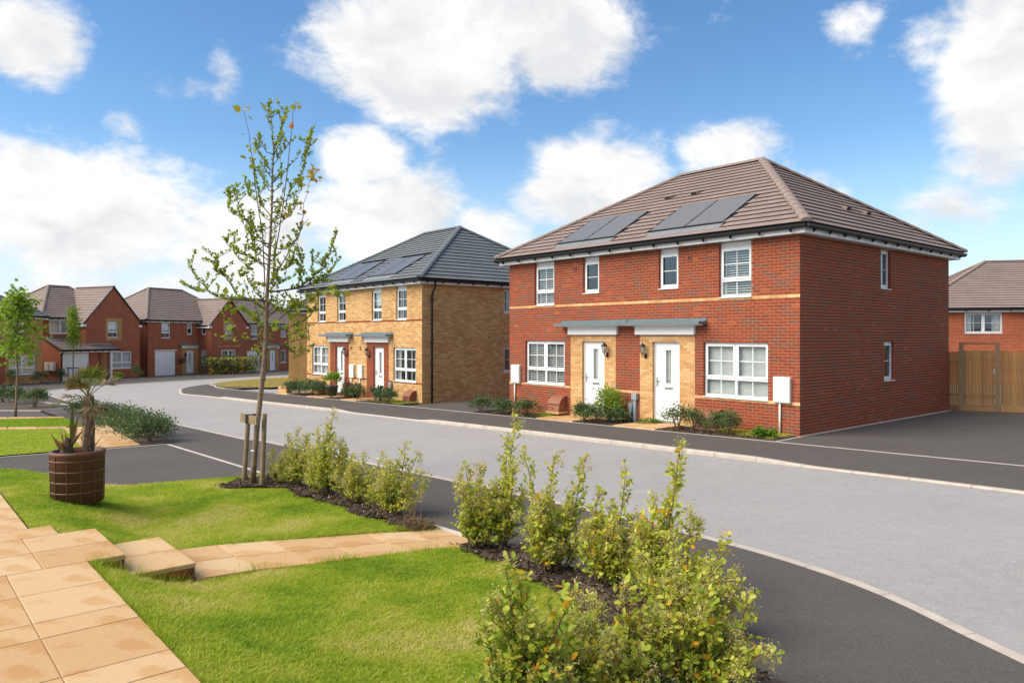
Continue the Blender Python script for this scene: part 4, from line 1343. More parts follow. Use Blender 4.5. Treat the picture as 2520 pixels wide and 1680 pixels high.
dp.tube([(LY + .30, .42, 4.72), (LY + .30, .42, 4.50), (LY + .10, .42, 4.25), (LY + .07, .42, 4.15), (LY + .07, .42, -.25)], .038, 10)
for z in (4.0, 3.2, 2.3, 1.4, .5): dp.box(LY + .012, LY + .125, .365, .475, z, z + .04)
dp.build('downpipe', M['black'], yel, True)
tly = Tiles('tile_grey')
yroof = hip_roof(yel, LY, DY, tly, 'ridge_grey', zr=7.58, skip_front=panel_skip([(2.14, 4.52), (5.53, 7.92)]))
roof_vent(yroof, Vector((LY + .36, 4.6, 4.805)) + sg * 1.5 + sn * .01, (0, 1, 0), sg, sn, 'ridge_grey')
bky.finish(300); tly.finish(300)

# ---- solar panels set flush in the roofs
def solar(root_house, x0, x1, g0, g1, label, grp):
    mw = root_house.matrix_world
    t = empty('solar_panel', (0, 0, 0), 0, label, 'solar panel', grp)
    base = on_front((x0 + x1) / 2, g0)
    m_ = Matrix((Vector((1, 0, 0)), sl_g, sl_n)).transposed().to_4x4(); m_.translation = base
    t.matrix_world = mw @ m_
    w = (x1 - x0) / 2; h = g1 - g0
    MB().box(-w + .012, w - .012, .012, h - .012, .048, .0555).build('panel_glass', M['solar'], t)
    fr = MB(); fr.box(-w, w, 0, .012, .015, .058); fr.box(-w, w, h - .012, h, .015, .058); fr.box(-w, -w + .012, .012, h - .012, .015, .058); fr.box(w - .012, w, .012, h - .012, .015, .058)
    fr.build('panel_frame', M['black'], t)
    MB().box(-w - .02, w + .02, -.30, h + .05, .0, .014).build('flashing_tray', M['solar_tray'], t)
    cl = MB()
    for gy in (.42, 1.3):
        for s in (-1, 1): cl.box(s * w - .02, s * w + .02, gy - .03, gy + .03, .03, .066)
    cl.build('clamp', M['black'], t)
M['solar_tray'] = plain('grey_flashing', (.24, .25, .25), .5, .1, 4, 0, 60, .3)
bpy.context.view_layer.update()
GR = 'solar panels on the front roof slopes'
for house, nm, pr in ((red, 'brown roof of the red house', ((2.17, 3.31), (3.33, 4.47), (5.76, 6.91), (6.93, 8.09))), (yel, 'grey roof of the yellow house', ((2.17, 3.33), (3.35, 4.50), (5.55, 6.71), (6.73, 7.89)))):
    for i, (a, b) in enumerate(pr):
        od = ('leftmost', 'second from left', 'third from left', 'rightmost')[i]
        solar(house, a, b, .60, 2.36, 'dark solar panel, %s of four on the %s' % (od, nm), GR)

# ------------------------------------------------------------------ things fixed to the fronts
def on_house(house, x, y, z): return house.matrix_world @ Vector((x, y, z))
def thing_at(name, house, x, y, z, label, cat, grp=None):
    p = on_house(house, x, y, z)
    return empty(name, p, house.rotation_euler.z, label, cat, grp)
def lantern(house, x, z, label, dirn=1):
    t = thing_at('wall_lantern', house, x, -.007, z, label, 'lantern', 'lanterns beside the front doors')
    bp = MB(); bp.prism([(.035 * math.cos(R(a)) , .075 * math.sin(R(a))) for a in range(0, 360, 30)], 'y', -.03, .0); bp.build('backplate', M['black'], t)
    ar = MB(); ar.tube([(0, -.02, .0), (0, -.08, -.03), (0, -.135, .0), (0, -.14, .05)], .011, 8); ar.build('arm', M['black'], t, True)
    c = (0, -.14)
    cg = MB(); cg.lathe([(.03, .05), (.05, .06), (.05, .075)], 6, c); cg.lathe([(.088, .245), (.094, .26), (.05, .32), (.02, .335), (.016, .36), (.004, .37)], 6, c)
    for k in range(6):
        an = R(60 * k); cg.tube([(c[0] + .048 * math.cos(an), c[1] + .048 * math.sin(an), .075), (c[0] + .086 * math.cos(an), c[1] + .086 * math.sin(an), .25)], .005, 5)
    cg.build('cage', M['black'], t)
    gl = MB(); gl.lathe([(.046, .076), (.083, .248)], 6, c); gl.build('pane', M['glass'], t)
    b = MB(); b.lathe([(.004, .09), (.016, .10), (.028, .15), (.02, .19), (.003, .20)], 10, c); b.build('bulb', M['white'], t, True)
lantern(red, LR - 3.02 - 1.43, 1.74, 'black lantern left of the right-hand white door on the red house')
lantern(red, 4.42 - .07, 1.74, 'black lantern right of the left-hand white door on the red house')
lantern(yel, LY - 4.02, 1.72, 'black lantern left of the right-hand door on the yellow house')
lantern(yel, LY - 6.02, 1.72, 'black lantern right of the left-hand door on the yellow house')
def meter(house, x, z, w, h, label, pipe=True, side=False):
    t = thing_at('meter_box', house, x, -.008, z, label, 'meter box', 'white meter boxes on the fronts')
    b = MB(); b.prism([(-w / 2, 0), (w / 2, 0), (w / 2, h - .015), (w / 2 - .015, h), (-w / 2 + .015, h), (-w / 2, h - .015)], 'y', -.075, 0); b.build('box', M['cream_grp'], t)
    d = MB(); d.prism([(-w / 2 + .015, .015), (w / 2 - .015, .015), (w / 2 - .015, h - .03), (w / 2 - .03, h - .018), (-w / 2 + .03, h - .018), (-w / 2 + .015, h - .03)], 'y', -.09, -.0755); dd = d.build('box_door', M['cream_grp'], t)
    MB().box(w / 2 - .06, w / 2 - .045, -.094, -.0905, h * .45, h * .48).build('lock', M['steel'], dd)
    if pipe:
        p = MB(); p.tube([(-.06, -.035, 0), (-.06, -.035, -z - .02)], .024, 10); p.build('pipe', M['cream_grp'], t, True)
meter(red, LR - .41, .74, .42, .60, 'cream meter box with white pipe beside the near corner of the red house')
meter(red, .37, .74, .42, .60, 'cream meter box at the far left end of the red house')
meter(yel, LY - 4.72, .74, .40, .60, 'right one of two cream meter boxes between the yellow house doors')
meter(yel, LY - 5.48, .74, .40, .60, 'left one of two cream meter boxes between the yellow house doors')
def gas_box(house, x, label, w=.48):
    t = thing_at('gas_meter_housing', house, x, -.008, 0, label, 'gas box', 'brown gas meter housings')
    b = MB(); pr = [(0, 0), (0, .44), (-.06, .435), (-.16, .40), (-.24, .34), (-.30, .25), (-.36, .0)]
    b.prism(pr, 'x', -w / 2, w / 2); b.build('housing', M['terracotta'], t)
    c = MB(); c.prism([(-.004, .445), (-.06, .447), (-.165, .41), (-.25, .345), (-.33, .22), (-.345, .22), (-.26, .352), (-.17, .422), (-.06, .46), (-.004, .46)], 'x', -w / 2 - .02, w / 2 + .02); c.build('lid', M['terracotta'], t)
    l = MB(); l.tube([(0, -.352, .08), (0, -.368, .08)], .018, 10); l.build('lock', M['black'], t)
    s = MB(); s.box(-w / 2 - .05, w / 2 + .08, -.42, -.01, -.07, -.005); s.build('base_slab', M['slab'], t)
gas_box(red, 2.45, 'brown gas box below the left ground floor window of the red house')
gas_box(red, LR - 2.28, 'brown gas box half hidden behind shrubs by the right door of the red house')
gas_box(yel, LY - .62, 'brown gas box at the near corner of the yellow house')
gas_box(yel, LY - 8.35, 'brown gas box beyond the dark shrubs of the yellow house')
def risers(house, x, label, short_dx):
    t = thing_at('service_riser', house, x, -.008, 0, label, 'service pipe', 'grey service risers')
    a = MB(); a.box(-.045, .045, -.07, 0, -.1, .52); a.build('duct', M['grey_plastic'], t)
    a = MB(); a.box(-.085, .085, -.10, 0, .521, .70); a.build('junction_box', M['grey_plastic'], t)
    a = MB(); a.tube([(short_dx, -.07, -.1), (short_dx, -.07, .1), (short_dx + .03, -.06, .2), (short_dx + .03, -.05, .28)], .05, 10); a.build('pipe', M['grey_plastic'], t, True)
    a = MB(); a.prism([(short_dx - .05, .26), (short_dx + .09, .26), (short_dx + .09, .40), (short_dx + .05, .44), (short_dx - .02, .44), (short_dx - .05, .40)], 'y', -.10, 0); a.build('hood', M['grey_plastic'], t)
risers(red, 4.66, 'pair of grey service ducts right of the left door surround on the red house', .16)
risers(red, LR - 4.80, 'pair of grey service ducts left of the right door surround on the red house', -.16)
risers(yel, LY - 2.22, 'grey service duct beside the right door of the yellow house', -.14)
# ------------------------------------------------------------------ houses at the head of the street
def far_wall(root, loc, rz, length, z0, z1, openings, mat, gable=None):
    xs = sorted(set([0, length] + [o[0] for o in openings] + [o[1] for o in openings]))
    zs = sorted(set([z0, z1] + [max(z0, o[2]) for o in openings] + [min(z1, o[3]) for o in openings]))
    mb = MB()
    for i in range(len(xs) - 1):
        for j in range(len(zs) - 1):
            xm, zm = (xs[i] + xs[i + 1]) / 2, (zs[j] + zs[j + 1]) / 2
            if not any(o[0] < xm < o[1] and o[2] < zm < o[3] for o in openings):
                mb.face([(xs[i], 0, zs[j]), (xs[i + 1], 0, zs[j]), (xs[i + 1], 0, zs[j + 1]), (xs[i], 0, zs[j + 1])])
    for (x0, x1, a, b) in openings:
        d = .2
        mb.face([(x0, 0, a), (x0, 0, b), (x0, d, b), (x0, d, a)]); mb.face([(x1, 0, a), (x1, d, a), (x1, d, b), (x1, 0, b)])
        mb.face([(x0, 0, a), (x0, d, a), (x1, d, a), (x1, 0, a)]); mb.face([(x0, 0, b), (x1, 0, b), (x1, d, b), (x0, d, b)])
    if gable: mb.face([(0, 0, z1), (length, 0, z1), (length / 2, 0, gable)])
    w = mb.build('wall', M[mat], root)
    w.location = loc; w.rotation_euler = (0, 0, rz)
    return w
def panel(wall, x0, x1, z0, z1, hole, mat):
    """brick surround standing 4 mm proud round an opening"""
    mb = MB(); a, b, c, d = hole
    for (p, q_, r_, s_) in ((x0, a, z0, z1), (b, x1, z0, z1), (a, b, d, z1), (a, b, z0, c)):
        if q_ - p > .01 and s_ - r_ > .01: mb.face([(p, -.006, r_), (q_, -.006, r_), (q_, -.006, s_), (p, -.006, s_)])
    mb.build('brick_surround', M[mat], wall)
def band(wall, x0, x1, z, mat):
    MB().face([(x0, -.006, z), (x1, -.006, z), (x1, -.006, z + .075), (x0, -.006, z + .075)]).build('brick_band', M[mat], wall)
def garage(wall, x0, x1, z0, z1):
    f = MB(); f.box(x0, x0 + .06, .05, .12, z0, z1); f.box(x1 - .06, x1, .05, .12, z0, z1); f.box(x0 + .06, x1 - .06, .05, .12, z1 - .06, z1)
    d = f.build('garage_door', M['white'], wall)
    n = 22; mb = MB(); w = (x1 - x0 - .12) / n
    for i in range(n):
        a = x0 + .06 + i * w
        mb.box(a, a + w * .82, .066, .10, z0 + .02, z1 - .06); mb.box(a + w * .82, a + w, .074, .10, z0 + .02, z1 - .06)
    mb.build('door_skin', M['white'], d)
    h = MB(); h.box((x0 + x1) / 2 - .03, (x0 + x1) / 2 + .03, .04, .066, z0 + .72, z0 + .78); h.build('handle', M['black'], d)
    return d
def gable_wing(root, x0, x1, y0, yb, ze, zr, tiles, mat, front_open, left_open=(), rmat='ridge_brown'):
    wf_ = far_wall(root, (x0, y0, 0), 0, x1 - x0, -.4, ze, front_open, mat, zr - .12)
    wl_ = far_wall(root, (x0, yb, 0), R(-90), yb - y0, -.4, ze, left_open, mat)
    wr_ = far_wall(root, (x1, y0, 0), R(90), yb - y0, -.4, ze, [], mat)
    xm = (x0 + x1) / 2; o = .22; hw = (x1 - x0) / 2 + o
    sl = (zr - ze - .05) / (x1 - x0) * 2
    zed = zr - sl * hw
    rf = MB(); f0 = y0 - .06
    rf.face([(xm - hw + .02, f0, zed - .03), (xm, f0, zr - .03), (xm, yb, zr - .03), (xm - hw + .02, yb, zed - .03)][::-1])
    rf.face([(xm + hw - .02, f0, zed - .03), (xm + hw - .02, yb, zed - .03), (xm, yb, zr - .03), (xm, f0, zr - .03)][::-1])
    roof = rf.build('roof', M['dark_under'], root)
    tiles.slope(roof, (xm - hw, yb, zed), (xm - hw, f0, zed), (xm, yb, zr), (xm, f0, zr))
    tiles.slope(roof, (xm + hw, f0, zed), (xm + hw, yb, zed), (xm, f0, zr), (xm, yb, zr))
    ridge_run(roof, (xm, f0, zr + .04), (xm, yb, zr + .04), rmat)
    vg = MB()
    for s in (-1, 1):
        a = [(xm + s * hw, zed - .06), (xm + s * hw, zed + .06), (xm, zr + .06), (xm, zr - .07)]
        vg.prism(a if s < 0 else a[::-1], 'y', f0 - .04, f0 + .05)
    vg.build('verge', M['black'], roof)
    for s in (-1, 1):
        xa, xb = sorted((xm + s * (hw - .3), xm + s * hw))
        MB().box(xa, xb, f0 + .051, f0 + .30, zed - .24, zed - .05).build('eave_box', M['white'], roof)
    fa = MB().box(xm - hw, xm - hw + .02, f0 + .31, yb, zed - .23, zed - .04); fa.build('fascia', M['white'], roof)
    gutter_run(roof, (xm - hw + .05, yb, zed), (xm - hw + .05, f0 + .3, zed), (-1, 0, 0), 3)
    return wf_, wl_
DA = (math.cos(R(65)), math.sin(R(65)))
def frame65(x, y, s): return (x + DA[0] * s, y + DA[1] * s)

# A: gable fronted red house with a lean-to garage
pA = frame65(-32.3, 60.1, -4.66)
hA = empty('detached_house', (pA[0], pA[1], -1.15), R(65), 'red brick gabled house with a low lean-to garage roof, left of the road head', 'house')
tA = Tiles('tile_brown')
hip_roof(hA, 7.24, 7.2, tA, 'ridge_brown', r0=2.75, zr=7.45, loc=(0, 1.5, 0))
wm = far_wall(hA, (0, 1.5, 0), 0, 2.39, -.4, 4.6, [(.51, 2.30, 3.55, 4.59)], 'far_red')
window(wm, .51, 2.30, 3.55, 4.59, 'pair', 'blind', simple=True)
plain_box_walls(hA, 7.24, 7.2, 'far_red', 4.6, ('back', 'left', 'right')).location = (0, 1.5, 0)
ga, gl_ = gable_wing(hA, 2.39, 7.24, 0, 4.6, 4.55, 7.35, tA, 'far_red', [(1.93, 2.83, 3.25, 4.53), (2.30, 4.09, .72, 2.12)])
window(ga, 1.93, 2.83, 3.25, 4.53, 'tall', 'half', simple=True); window(ga, 2.30, 4.09, .72, 2.12, 'wide', 'blind', simple=True)
panel(ga, 1.72, 3.12, 3.02, 4.82, (1.93, 2.83, 3.2, 4.53), 'far_yellow')
panel(ga, 1.35, 1.80, -.1, 2.2, (1.8, 1.8, 0, 0), 'far_yellow')
wg = far_wall(hA, (0, -.6, 0), 0, 3.0, -.4, 2.34, [(.15, 2.28, -.02, 2.08)], 'far_red')
garage(wg, .15, 2.28, -.02, 2.08); band(wg, 2.30, 3.0, .70, 'far_yellow')
wgs = far_wall(hA, (0, 1.5, 0), R(-90), 2.1, -.4, 2.30, [], 'far_red')
MB().face([(0, 1.5, 2.3), (0, -.6, 2.3), (0, 1.5, 3.2)]).build('wall', M['far_red'], hA)
dA = far_wall(hA, (3.0, -.02, 0), 0, .9, -.4, 2.3, [(.02, .88, 0, 2.1)], 'far_red'); door(dA, .02, .88, 0, 2.1)
MB().box(4.06, 4.22, -.66, -.52, -.3, 2.2).build('porch_post', M['white'], hA)
lr = MB(); lr.face([(-.1, -.88, 2.33), (2.39, -.88, 2.33), (2.39, 1.5, 3.29), (-.1, 1.5, 3.29)]); lr.face([(2.39, -.88, 2.33), (4.75, -.88, 2.33), (4.75, -.01, 2.68), (2.39, -.01, 2.68)])
lroof = lr.build('lean_to_roof', M['dark_under'], hA)
tA.slope(lroof, (-.12, -.90, 2.34), (2.39, -.90, 2.34), (-.12, 1.5, 3.31), (2.39, 1.5, 3.31)); tA.slope(lroof, (2.39, -.90, 2.34), (4.78, -.90, 2.34), (2.39, -.01, 2.70), (4.5, -.01, 2.70))
MB().box(-.1, 4.7, -.84, -.82, 2.12, 2.30).build('fascia', M['white'], lroof); MB().box(-.1, 4.7, -.82, -.6, 2.13, 2.15).build('soffit', M['white'], lroof)
gutter_run(lroof, (-.12, -.86, 2.33), (4.75, -.86, 2.33), (0, -1, 0), 8)
MB().box(2.35, 4.5, -.10, -.008, 2.70, 2.80).build('flashing', M['solar_tray'], lroof)
MB().prism([(-.92, 2.26), (-.92, 2.36), (1.5, 3.34), (1.5, 3.24)], 'x', -.17, -.125).build('verge', M['black'], lroof)
d_ = MB(); d_.tube([(.06, -.86, 2.28), (.06, -.80, 2.1), (.06, -.66, 1.9), (.06, -.66, -.3)], .036, 8); d_.build('downpipe', M['black'], hA, True)
tA.finish(0)
# B: gabled house with integral garage
pB = frame65(-29.3, 67.7, -4.48)
hB = empty('detached_house', (pB[0], pB[1], -1.2), R(65), 'red brick house with white garage door and projecting gable at the road head', 'house')
tB = Tiles('tile_brown')
hip_roof(hB, 10.4, 8.0, tB, 'ridge_brown', r0=3.35, zr=7.8)
ob = [(.79, 2.91, -.1, 2.1), (4.08, 4.97, .03, 2.12), (1.46, 2.37, 3.25, 4.59), (4.18, 4.77, 3.55, 4.59)]
wB = far_wall(hB, (0, 0, 0), 0, 5.47, -.5, 4.6, ob, 'far_red')
garage(wB, *ob[0]); door(wB, *ob[1]); window(wB, *ob[2], 'tall', 'half', simple=True); window(wB, *ob[3], 'narrow', 'half', simple=True)
panel(wB, 3.61, 5.45, -.3, 2.33, ob[1], 'far_yellow'); canopy(wB, 3.22, 5.46, 3.55, 5.40)
band(wB, 2.95, 3.60, .70, 'far_yellow')
MB().box(.70, 3.05, -.03, -.004, 2.12, 2.20).build('lintel', M['white'], wB)
plain_box_walls(hB, 10.4, 8.0, 'far_red', 4.6, ('back', 'left', 'right'))
gb, gbl = gable_wing(hB, 5.47, 9.88, -1.56, 4.4, 4.55, 6.9, tB, 'far_red', [(1.69, 2.50, 3.25, 4.55), (1.21, 3.0, .72, 2.12)], [(4.72, 5.30, 3.55, 4.5), (4.72, 5.30, 1.0, 2.1)])
window(gb, 1.69, 2.50, 3.25, 4.55, 'tall', 'curtain', simple=True); window(gb, 1.21, 3.0, .72, 2.12, 'wide', 'curtain', simple=True)
window(gbl, 4.72, 5.30, 3.55, 4.5, 'narrow', 'none'); window(gbl, 4.72, 5.30, 1.0, 2.1, 'narrow', 'half')
panel(gb, 1.45, 2.75, 3.0, 4.85, (1.69, 2.50, 3.2, 4.55), 'far_yellow'); band(gb, .85, 3.4, 2.42, 'far_yellow'); band(gbl, 4.42, 5.94, .70, 'far_yellow')
d_ = MB(); d_.tube([(.0, -.12, 4.7), (-.06, -.07, 4.4), (-.06, -.07, -.4)], .036, 8); d_.build('downpipe', M['black'], hB, True)
tB.finish(0)
# C: the next one along
pC = frame65(-26.1, 73.0, -1.5)
hC = empty('detached_house', (pC[0], pC[1], -1.35), R(65), 'red brick house behind the bare tree, right of the gabled one', 'house')
tC = Tiles('tile_brown')
hip_roof(hC, 11, 8.2, tC, 'ridge_brown', r0=3.3, zr=7.5)
oc = [(1.4, 3.5, -.1, 2.1), (4.8, 5.65, .0, 2.1), (2.2, 3.1, 3.25, 4.59), (6.4, 7.2, 3.45, 4.59), (6.4, 7.2, .75, 2.1)]
wC = far_wall(hC, (0, 0, 0), 0, 11, -.5, 4.6, oc, 'far_red')
garage(wC, *oc[0]); door(wC, *oc[1]); window(wC, *oc[2], 'tall', 'curtain', simple=True); window(wC, *oc[3], 'narrow', 'curtain'); window(wC, *oc[4], 'narrow', 'curtain')
panel(wC, 4.4, 6.1, -.3, 2.33, oc[1], 'far_yellow'); canopy(wC, 4.1, 6.4, 4.4, 6.1); band(wC, 6.12, 11, .70, 'far_yellow')
plain_box_walls(hC, 11, 8.2, 'far_red', 4.6, ('back', 'left', 'right'))
tC.finish(0)
# Z: yellow house at the left edge of the picture
pZ = frame65(-33.0, 52.3, -9.6)
hZ = empty('detached_house', (pZ[0], pZ[1], -1.19), R(65), 'yellow brick house with grey roof at the left edge, behind the leafy young maple', 'house')
tZ = Tiles('tile_grey')
hip_roof(hZ, 9.6, 8.5, tZ, 'ridge_grey', r0=3.6, zr=7.5)
oz = [(7.33, 9.12, .775, 2.125), (7.55, 8.37, 3.25, 4.59), (5.7, 6.6, 0, 2.1), (3.0, 3.8, 3.25, 4.59)]
wZ = far_wall(hZ, (0, 0, 0), 0, 9.6, -.5, 4.6, oz, 'far_yellow')
window(wZ, *oz[0], 'wide', 'blind', simple=True); window(wZ, *oz[1], 'tall', 'half', simple=True); door(wZ, *oz[2]); window(wZ, *oz[3], 'tall', 'half', simple=True)
panel(wZ, 5.2, 7.1, -.4, 2.33, oz[2], 'far_red'); canopy(wZ, 4.8, 7.55, 5.2, 7.1); band(wZ, 7.12, 9.6, .70, 'far_red'); band(wZ, 0, 9.6, 3.18, 'far_red')
plain_box_walls(hZ, 9.6, 8.5, 'far_yellow', 4.6, ('back', 'left', 'right'))
for i, y in enumerate((.75, 1.35)):
    o_ = hA.matrix_world @ Vector((-.006, 1.5 - y, .78))
    t = empty('meter_box', o_, R(65 - 90), 'pale meter box on the side wall of the lean-to garage, %s of two' % ('farther', 'nearer')[i], 'meter box', 'pale meter boxes on the garage side wall')
    MB().box(-.22, .22, -.2, 0, 0, .62).build('box', M['cream_grp'], t); MB().box(-.20, .20, -.22, -.201, .02, .60).build('box_door', M['cream_grp'], t)
tZ.finish(0)
# third yellow house beyond the pair
L3 = 10.0
c3 = (-15.6, 52.0)
h3 = empty('detached_house', (c3[0] - .12 * L3, c3[1] + .993 * L3, -.80), math.atan2(-.993, .12), 'yellow brick house with grey roof seen past the left end of the yellow pair', 'house')
t3 = Tiles('tile_grey')
hip_roof(h3, L3, 8.9, t3, 'ridge_grey', r0=3.6, zr=7.55)
far_wall(h3, (0, 0, 0), 0, L3, -.6, 4.6, [], 'far_yellow')
plain_box_walls(h3, L3, 8.9, 'far_yellow', 4.6, ('back', 'left', 'right'), -.6)
t3.finish(0)
# house over the garden fence on the right
ar = math.atan2(-.226, .974)
hR = empty('detached_house', (21.58, 39.72, -1.1), ar, 'orange brick house with brown roof showing above the timber fence', 'house')
tR = Tiles('tile_brown')
hip_roof(hR, 14, 9.2, tR, 'ridge_brown', r0=4.86, zr=7.62)
orr = [(2.3, 4.1, 3.50, 4.59)]
wR = far_wall(hR, (0, 0, 0), 0, 14, -.3, 4.6, orr, 'far_orange')
window(wR, *orr[0], 'pair', 'curtain', simple=True)
plain_box_walls(hR, 14, 9.2, 'far_orange', 4.6, ('back', 'left', 'right'))
tR.finish(0)
hR2 = empty('detached_house', (24.0, 56.0, -1.0), ar, 'farther house whose brown roof hip peeps over the orange one', 'house')
tR2 = Tiles('tile_brown')
hip_roof(hR2, 14, 9.2, tR2, 'ridge_brown', r0=4.4, zr=7.6); plain_box_walls(hR2, 14, 9.2, 'far_orange', 4.6, ('back', 'left', 'right', 'front')); tR2.finish(0)

# ------------------------------------------------------------------ timber fence and gate
M['fence'] = plain('weathered_fence_board', (.33, .19, .075), .85, .3, 3, .3, 40)
def woodmat(name, c):
    m, nt, b = new_mat(name)
    oi = nt.nodes.new('ShaderNodeObjectInfo')
    g = ramp(nt, noise(nt, 7, 6, .65, 'Object', (6, 6, .5), .8), [(.25, tuple(x * .62 for x in c)), (.5, c), (.8, tuple(min(1, x * 1.25) for x in c))])
    v = ramp(nt, oi.outputs['Random'], [(0, (.80, .80, .82)), (1, (1.12, 1.1, 1.02))])
    nt.links.new(mixc_(nt, 1.0, g, v, 'MULTIPLY'), b.inputs['Base Color']); b.inputs['Roughness'].default_value = .85
    b.inputs['Specular IOR Level'].default_value = .2
    bump(nt, b, noise(nt, 9, 4, .6, 'Object', (6, 6, .5)), .3, .004)
    return m
M['fence'] = woodmat('fence_board', (.34, .185, .078)); M['post'] = woodmat('fence_post', (.25, .17, .10))
fd = Vector((.82, -.57, 0)).normalized(); fang = math.atan2(fd.y, fd.x)
F0 = Vector((13.40, 22.97, 0))
def fence_at(t): return F0 + fd * t
def board_fence(t0, t1, label, bw, zb=.18, zt=1.80):
    p = fence_at(t0); z = T(p.x, p.y)
    o = empty('timber_fence', (p.x, p.y, z), fang, label, 'fence')
    x = 0; L = t1 - t0
    me = MB().prism([(0, .0), (bw - .004, -.014), (bw - .004, -.026), (0, -.005)], 'z', zb, zt).mesh('board', M['fence'])
    while x < L - .01:
        b_ = link('board', me, o); b_.location = (x, random.uniform(-.003, .003), random.uniform(-.008, .006)); x += bw
    r_ = MB().box(0, L, .002, .05, .45, .53); r_.build('rail', M['post'], o); MB().box(0, L, .002, .05, 1.45, 1.53).build('rail', M['post'], o)
    return o
fo = board_fence(.0, .34, 'short run of narrow fence boards between red house and gate', .05)
n = 0
for i in range(5):
    b_ = MB().box(0, .065, -.02, .05, -.02, .17).mesh('brick', M['terracotta']); ob_ = link('brick', b_, fo); ob_.location = (i * .07, 0, 0)
fo2 = board_fence(1.40, 7.4, 'long close-boarded timber fence right of the gate', .10)
gb_ = MB().box(0, 6.0, -.02, .03, .0, .17).build('gravel_board', M['fence'], fo2)
p = fence_at(.395); gt = empty('timber_gate', (p.x, p.y, T(p.x, p.y)), fang, 'tall timber gate between two posts with an overhead beam', 'gate')
for xp in (0.0, .93):
    MB().box(xp - .06, xp + .06, -.06, .06, -.05, 2.02).build('post', M['post'], gt)
MB().box(-.06, .99, -.06, .06, 2.022, 2.07).build('beam', M['post'], gt)
me = MB().box(0, .082, -.02, .0, .17, 1.84).mesh('board', M['fence'])
for i in range(9):
    o_ = link('board', me, gt); o_.location = (.065 + i * .0885, random.uniform(-.003, .003), 0)
MB().box(.062, .868, .002, .04, .4, .5).build('rail', M['post'], gt); MB().box(.062, .868, .002, .04, 1.5, 1.6).build('rail', M['post'], gt)
MB().box(.062, .868, -.03, .03, .0, .15).build('gravel_board', M['fence'], gt)
h_ = MB(); h_.box(.83, .86, -.035, -.021, 1.12, 1.30); h_.box(.80, .86, -.06, -.045, 1.20, 1.22); h_.build('latch', M['steel'], gt)
# ------------------------------------------------------------------ planting
OVATE = (np.array([(0, 0, 0), (.34, .26, .05), (.76, .25, .03), (1, 0, -.05), (.76, -.25, .03), (.34, -.26, .05)]), np.array([(0, 5, 4), (0, 4, 3), (0, 3, 2), (0, 2, 1)]))
SMALL = (np.array([(0, 0, 0), (.45, .26, .04), (1, 0, -.04), (.45, -.26, .04)]), np.array([(0, 3, 2), (0, 2, 1)]))
def _maple():
    pr = [(0, 0), (.10, .20), (-.08, .44), (.26, .34), (.42, .62), (.52, .30), (.74, .34), (.78, .16), (1.05, 0)]
    pts = [(0.3, 0, 0)] + [(x, y, -.10 * abs(y)) for x, y in pr] + [(x, -y, -.10 * abs(y)) for x, y in pr[-2:0:-1]]
    n = len(pts) - 1
    return np.array(pts), np.array([(0, 1 + i, 1 + (i + 1) % n) for i in range(n)])
MAPLE = _maple()
def leaves(name, P, D, S, tone, mat, parent, tpl=SMALL, kind=None):
    """P (N,3) stalk points, D (N,3) leaf directions, S (N) lengths, tone (N)"""
    P = np.asarray(P, float); D = np.asarray(D, float); S = np.asarray(S, float); n = len(P)
    x = D / np.maximum(1e-6, np.linalg.norm(D, axis=1))[:, None]
    rnd = rng.normal(size=(n, 3)); rnd[:, 2] += 1.2
    y = np.cross(rnd, x); y /= np.maximum(1e-6, np.linalg.norm(y, axis=1))[:, None]
    z = np.cross(x, y)
    tv, tf = tpl
    V = P[:, None, :] + S[:, None, None] * (tv[None, :, 0, None] * x[:, None, :] + tv[None, :, 1, None] * y[:, None, :] + tv[None, :, 2, None] * z[:, None, :])
    Fc = tf[None] + (np.arange(n) * len(tv))[:, None, None]
    me = np_mesh(name, V.reshape(-1, 3), Fc.reshape(-1, 3), mat, np.repeat(np.clip(tone, 0, 1), len(tf)))
    o = link(name, me, parent)
    if kind: o['kind'] = kind
    return o
